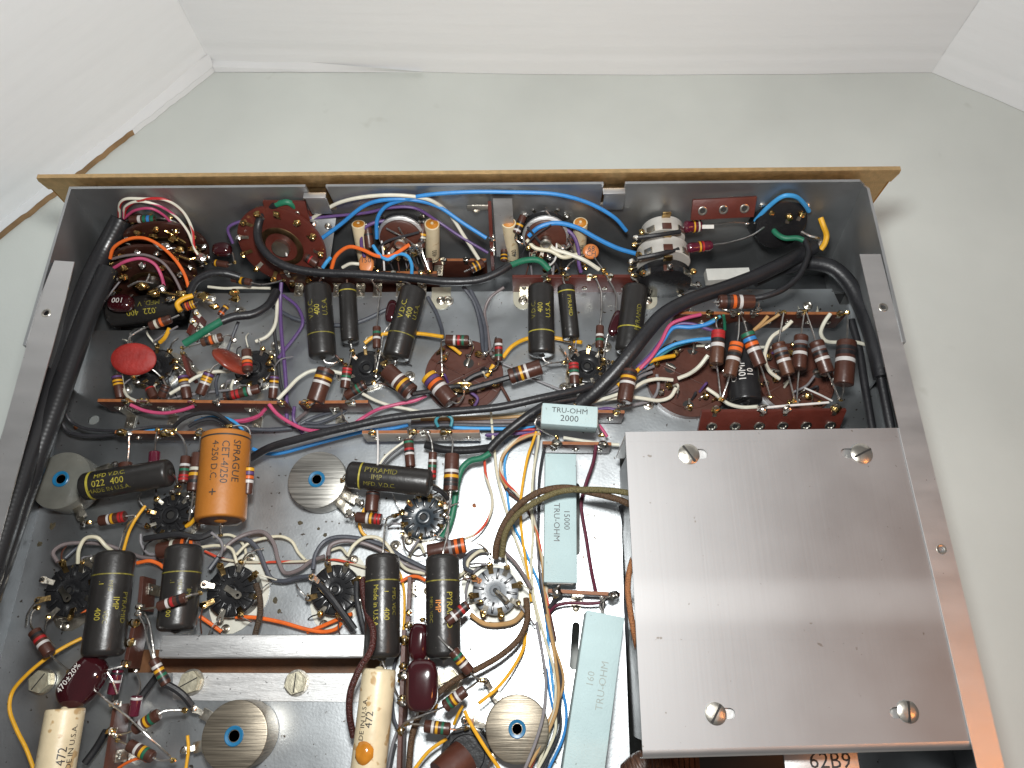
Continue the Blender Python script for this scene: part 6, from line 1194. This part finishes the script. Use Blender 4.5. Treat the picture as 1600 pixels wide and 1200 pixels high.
# --- braided leads
T(0, 0, 1); BG = 'braided cloth leads'
W('olive braided lead from the cover to the pale numbered socket', None, 11.5, (992, 772, 2.9), (960, 767, 3.0), (915, 765, 3.1), (875, 768, 3.0), (838, 784, 2.7), (808, 805, 2.3), (790, 832, 1.9), (784, 870, 1.4), group=BG, m=brO, n=12)
W('brown braided lead from the cover to the pale numbered socket', None, 12.5, (992, 792, 2.6), (965, 780, 2.8), (925, 770, 2.9), (885, 762, 3.0), (845, 768, 2.8), (812, 788, 2.4), (790, 815, 2.0), (776, 850, 1.6), (774, 872, 1.3), group=BG, m=brB, n=12)
W('tan braided lead hugging the left side of the cover', None, 11, (990, 870, 2.0), (984, 890, 2.2), (981, 920, 2.3), (985, 955, 2.3), (990, 985, 2.2), (998, 1020, 1.8), group=BG, m=brT, n=12)
W('brown braided lead curving from the pale socket to the dipped block', None, 11.5, (822, 935, 1.2), (824, 965, 1.4), (812, 996, 1.6), (785, 1022, 1.7), (748, 1044, 1.7), (712, 1062, 1.6), (688, 1080, 1.5), (660, 1110, 1.3), (645, 1145, 1.1), (638, 1210, 1.0), group=BG, m=brB, n=12)
W('dark red braided lead passing the right end of the channel bar', None, 12.5, (566, 905, 1.5), (568, 930, 1.8), (574, 960, 2.4), (583, 985, 3.0), (580, 1015, 3.3), (562, 1045, 3.2), (548, 1080, 2.9), (546, 1115, 2.4), (552, 1150, 1.8), group=BG, m=brR, n=12)
W('dark brown braided lead running down from the slotted key socket', None, 11, (400, 912, 1.3), (406, 935, 1.3), (406, 962, 1.2), (399, 990, 1.1), (396, 1010, 1.0), group=BG, m=brD, n=12)
W('black cable dropping down the gap beside the cover', 'dark', 13, (972, 790, .3), (980, 830, .4), (984, 880, .5), (980, 930, .2), (984, 1010, -.2))
W('copper tan wire curving under the pale numbered socket', 'tan', 9, (735, 960, .7), (756, 974, .7), (780, 976, .7), (805, 970, .7), (822, 950, .8))
# --- lower left nests
T(280, 720, 5)
W('taupe wire snaking from the slotted key socket to its right neighbour', 'taupe', 38, (300, 745, 1.1), (420, 625, 1.0), (560, 562, .9), (660, 560, .9), (735, 640, .8), (775, 780, .7), (825, 875, .6), (940, 850, .8), (1030, 785, .9), (1135, 745, 1.1))
W('slate wire snaking lower from the slotted key socket to its right neighbour', 'slate', 42, (235, 850, .9), (340, 710, .8), (430, 622, .8), (520, 612, .8), (610, 685, .7), (668, 820, .6), (720, 920, .5), (810, 940, .6), (940, 910, .8), (1040, 898, 1.0))
W('pale grey wire arching between the two octal sockets', 'cream', 28, (445, 735, .9), (540, 645, .7), (680, 602, .6), (800, 592, .6), (880, 630, .5), (930, 715, .4), (985, 775, .4))
W('cream wire with red tracer lying between the two octal sockets', None, 24, (200, 705, .4), (320, 760, .4), (500, 790, .3), (740, 790, .3), (960, 785, .3), (1200, 770, .3), (1460, 835, .4), m=trO)
W('pale wire arching into the top of the slotted key socket', 'cream', 28, (140, 680, .9), (300, 662, 1.0), (410, 690, 1.1), (450, 800, 1.1))
W('grey lead dropping from the orange cylinder to the slotted key socket', 'grey', 26, (250, 560, 1.7), (320, 620, 1.6), (340, 680, 1.5), (320, 745, 1.3))
W('pale wire looping right of the slotted key socket top', 'cream', 26, (270, 590, .6), (400, 580, .5), (490, 640, .4), (520, 720, .4), (500, 800, .6), (450, 830, .8))
W('slate wire arching from the third octal socket to the right', 'slate', 40, (1045, 850, 1.1), (1065, 730, 1.0), (1130, 635, .9), (1220, 597, .9), (1400, 605, .8), (1600, 665, .7), (1760, 760, .6), (1950, 850, .6))
W('taupe wire arching inside the slate one', 'taupe', 38, (1165, 745, 1.2), (1180, 665, 1.1), (1270, 628, 1.0), (1420, 640, .9), (1600, 710, .7), (1750, 800, .5), (1950, 880, .5))
W('pale grey wire arching right from the third octal socket', 'cream', 32, (1315, 745, 1.2), (1360, 665, 1.2), (1450, 600, 1.2), (1540, 598, 1.1), (1610, 640, 1.0), (1700, 770, .8), (1780, 850, .6), (1920, 880, .5))
W('pale thin wire beside it above the third octal socket', 'cream', 26, (1180, 700, .6), (1260, 680, .6), (1310, 730, .8))
W('orange wire running under the third octal socket', 'orange', 36, (440, 20 + 1200, .6), (600, 1225, .6), (800, 1262, .6), (1000, 1318, .6), (1140, 1335, .6), (1230, 1310, .7), (1265, 1270, .8))
W('short orange wire rising right under the third octal socket', 'orange', 36, (1000, 1338, .4), (1120, 1290, .5), (1240, 1238, .6), (1350, 1195, .7))
W('orange wire left end dropping behind the channel bar', 'orange', 36, (160, 1215, .6), (240, 1270, .5), (330, 1335, .4))
W('left black sleeve lying over the third octal socket', 'black', 66, (1095, 965, 1.4), (1180, 1060, 1.5), (1270, 1180, 1.4), (1370, 1320, 1.2))
W('right black sleeve lying over the third octal socket', 'black', 52, (1385, 945, 1.3), (1385, 1060, 1.4), (1410, 1200, 1.4), (1460, 1400, 1.2))
T(540, 720, 5)
W('yellow wire looping below the red and yellow banded resistor', 'yellow', 30, (150, 370, .9), (108, 480, .8), (130, 560, .7), (230, 635, .6), (330, 700, .5), (430, 900, .4))
W('yellow wire running down beside the third big cylinder', 'yellow', 26, (430, 890, .5), (455, 1000, .5), (460, 1160, .6), (450, 1380, .8), (435, 1600, .9), (415, 1730, .9))
W('cream loop of wire under the slate ribbed socket', 'cream', 30, (480, 805, .4), (520, 700, .6), (580, 655, .8), (620, 730, .6))
W('red orange wire between the third and fourth big cylinders', 'orange', 32, (430, 945, .6), (500, 908, .6), (560, 905, .6), (625, 935, .6))
W('taupe wire from the pale numbered socket to its brown braid', 'taupe', 34, (1245, 715, 1.0), (1320, 790, 1.1), (1390, 890, 1.2), (1450, 1000, 1.2))
W('slate wire looping left of the pale numbered socket', 'slate', 36, (990, 870, 1.2), (930, 830, 1.0), (935, 760, .8), (1000, 705, .7), (1100, 695, .7))
W('pale wire looping inside the slate one left of the pale numbered socket', 'cream', 32, (890, 900, .5), (940, 850, .6), (960, 780, .7), (1040, 710, .8), (1110, 700, .9))
W('black lead from the horizontal cylinder to the slate ribbed socket', 'black', 42, (685, 210, 2.1), (750, 245, 1.9), (800, 300, 1.5))
W('bare lead from the slate ribbed socket along the fourth cylinder', 'tin', 16, (795, 390, 1.3), (800, 480, 1.5), (775, 600, 1.8), m=M['tin'])
W('pale wire ring behind the pale numbered socket', 'grey', 24, (950, 1150, .4), (940, 1020, .4), (990, 880, .4), (1100, 800, .4))
T(0, 720, 5)
W('pale grey wire looping over the far left octal socket', 'cream', 34, (608, 800, 1.2), (618, 690, 1.5), (670, 605, 1.6), (760, 600, 1.6), (830, 670, 1.4), (885, 712, 1.1))
W('taupe wire arching over the far left octal socket', 'taupe', 34, (450, 790, 1.2), (415, 715, 1.2), (480, 660, 1.1), (640, 640, .9), (820, 655, .7), (960, 700, .5), (1120, 755, .5), (1250, 762, .5))
W('slate wire under the pale loop at the far left', 'slate', 30, (510, 760, .7), (590, 690, .6), (640, 660, .6))
W('orange wire between the first two big cylinders', 'orange', 34, (1070, 798, .7), (1170, 782, .7), (1240, 805, .6), (1285, 840, .5))
W('red orange wire showing left of the first big cylinder', 'orange', 34, (560, 1205, .6), (620, 1180, .6), (680, 1165, .5))
W('yellow wire dropping from the dark ribbed socket', 'yellow', 28, (1135, 352, 1.2), (1070, 440, 1.3), (1010, 550, 1.2), (965, 700, 1.0))
W('yellow tip at the right of the dark ribbed socket', 'yellow', 36, (1455, 512, 1.0), (1490, 490, 1.1), (1525, 450, 1.2))
W('pale wire curling under the dark ribbed socket', 'grey', 26, (1100, 570, .8), (1105, 650, .7), (1160, 725, .7), (1240, 730, .7))
W('black sleeve across the back of the second big cylinder', 'black', 60, (1130, 610, 1.5), (1250, 590, 1.6), (1400, 575, 1.7), (1560, 600, 1.6), (1660, 560, 1.5))
T(0, 960, 5)
W('long yellow wire bowing down the left edge past the hex bolt', 'yellow', 34, (640, 185, .7), (520, 245, .9), (360, 345, 1.1), (200, 480, 1.1), (95, 610, 1.0), (75, 740, 1.0), (130, 900, 1.0), (205, 1050, 1.0), (265, 1210, 1.0))
W('yellow wire left of the tinted can', 'yellow', 30, (1465, 945, 1.4), (1472, 1050, 1.3), (1450, 1220, 1.2))
W('black sleeved tail from the banded resistor to the can terminal', 'black', 62, (1300, 545, 2.1), (1380, 590, 2.0), (1440, 640, 1.9), (1500, 715, 1.7))
W('upper bare lead looping along the brown strip at lower left', 'tin', 22, (1130, -10, 2.0), (1170, 80, 2.3), (1190, 200, 2.4), (1210, 330, 2.3), (1270, 470, 2.2), m=M['tin'])
W('bare lead slanting across both lower left resistors', 'tin', 22, (755, 605, 1.9), (860, 690, 2.1), (1000, 800, 2.5), (1160, 955, 2.6), (1330, 1115, 1.8), m=M['tin'])
W('black sleeve slanting behind the lower left strip, upper piece', 'black', 64, (1235, 470, .9), (1150, 580, .8), (1070, 690, .8))
W('black sleeve slanting behind the lower left strip, lower piece', 'black', 70, (830, 910, .9), (760, 1030, .8), (665, 1160, .8))
W('orange copper lead at the very bottom left', 'orange', 26, (925, 1200, 1.4), (1010, 1150, 1.6), (1100, 1125, 1.7), (1150, 1150, 1.6))
W('bare lead from the dipped capacitor to the strip lug', 'tin', 18, (830, 440, 2.0), (880, 520, 1.9), (915, 620, 1.7), m=M['tin'])
T(540, 960, 5)
W('bare lead from the cream tubular along the dipped block', 'tin', 24, (215, 345, 1.9), (270, 335, 2.0), (310, 420, 2.1), (370, 560, 2.1), (420, 660, 1.9), m=M['tin'])
W('bare lead falling from the strip past the small dipped block', 'tin', 20, (620, 80, 2.0), (650, 160, 2.1), (645, 350, 2.0), m=M['tin'])
W('yellow wire hanging from the brown braided lead to the can terminal', 'yellow', 32, (1405, 140, .9), (1390, 260, 1.0), (1300, 430, 1.2), (1180, 580, 1.5), (1040, 695, 1.8))
W('yellow wire dropping from the can terminal off the bottom', 'yellow', 34, (930, 755, 1.8), (975, 850, 1.9), (1070, 1010, 1.8), (1210, 1220, 1.6))
W('yellow wire from the black moulded cap off the bottom', 'yellow', 32, (790, 970, 1.2), (650, 1070, 1.2), (530, 1220, 1.2))
W('olive yellow wire between the two lower resistors', 'yellow', 28, (912, 715, 1.4), (875, 790, 1.2), (845, 860, 1.0))
W('short yellow wire behind the dipped block corner', 'yellow', 28, (715, 700, .8), (690, 760, .8))
W('slate wire down beside the long brown strip', 'slate', 30, (450, 220, .8), (380, 400, .8), (365, 650, .9), (380, 820, .9), (420, 920, 1.0))
W('grey wire beside the cream tubular at the bottom', 'grey', 28, (400, 920, .6), (370, 1010, .6), (330, 1200, .6))
W('black wire beside the cream tubular at the bottom', 'dark', 30, (390, 1010, .4), (370, 1090, .4), (345, 1220, .4))

# --- bare leads and jumpers tangled round the left switch wafers
T(0, 240, 4)
for i, (pts, lb) in enumerate(((((830, 400, 3.0), (950, 440, 2.9), (1060, 470, 2.7), (1120, 495, 2.5)), 'bare lead along the top edge of the upper left switch wafer'),
    (((1030, 480, 2.9), (1100, 520, 2.6), (1160, 560, 2.4)), 'short bent lead joining two lugs of the upper left switch wafer'),
    (((960, 560, 2.8), (1010, 600, 2.6), (1090, 590, 2.5), (1150, 620, 2.3)), 'bare jumper over the right side of the upper left switch wafer'),
    (((1120, 640, 2.4), (1180, 660, 2.3), (1250, 650, 2.2), (1290, 690, 2.1)), 'bare lead leaving the right side of the left switch pit'),
    (((800, 830, 2.3), (870, 800, 2.4), (960, 810, 2.3)), 'bare jumper on the lower left switch wafer'),
    (((960, 850, 2.1), (1040, 870, 2.1), (1130, 890, 2.0)), 'bare lead low on the right of the lower left switch wafer'),
    (((1210, 890, 2.2), (1260, 870, 2.4), (1310, 930, 2.2), (1350, 940, 2.1)), 'thick flux coated lead by the yellow wire loop'))):
    W(lb, 'tin', 16, *pts, m=M['flux' if i % 2 else 'tin'], wob=.3)
for k, (x, y, z) in enumerate(((830, 462, 2.6), (955, 520, 2.6), (1085, 530, 2.6), (1030, 575, 2.6), (1120, 600, 2.4), (1210, 595, 2.3), (1260, 655, 2.2), (770, 775, 2.4), (885, 825, 2.2), (1010, 840, 2.2), (1140, 880, 2.1), (965, 870, 2.0), (1060, 905, 1.9), (1275, 890, 2.3), (1340, 955, 2.1), (1310, 905, 2.2), (1465, 870, 2.2), (1470, 905, 2.0))):
    c = A((x, y, z))
    if k == 13: tags = thing('tag_cluster', 'cluster of amber coated solder tags right of the yellow wire loop', 'solder tags', c)
    t = rsw1 if k < 7 else rsw2 if k < 13 else tags
    l = tab(t, c - np.array([.0, -.15, .2]), (random.uniform(-.6, .6), -.6, .6), (0, 1, 1), .5, .26, m='brass'); solder(l, c, random.uniform(.17, .25), 'flux' if k % 3 else 'solder', (1.2, .9, .8))
for o in bpy.data.objects:
    if '_o' in o: del o['_o']
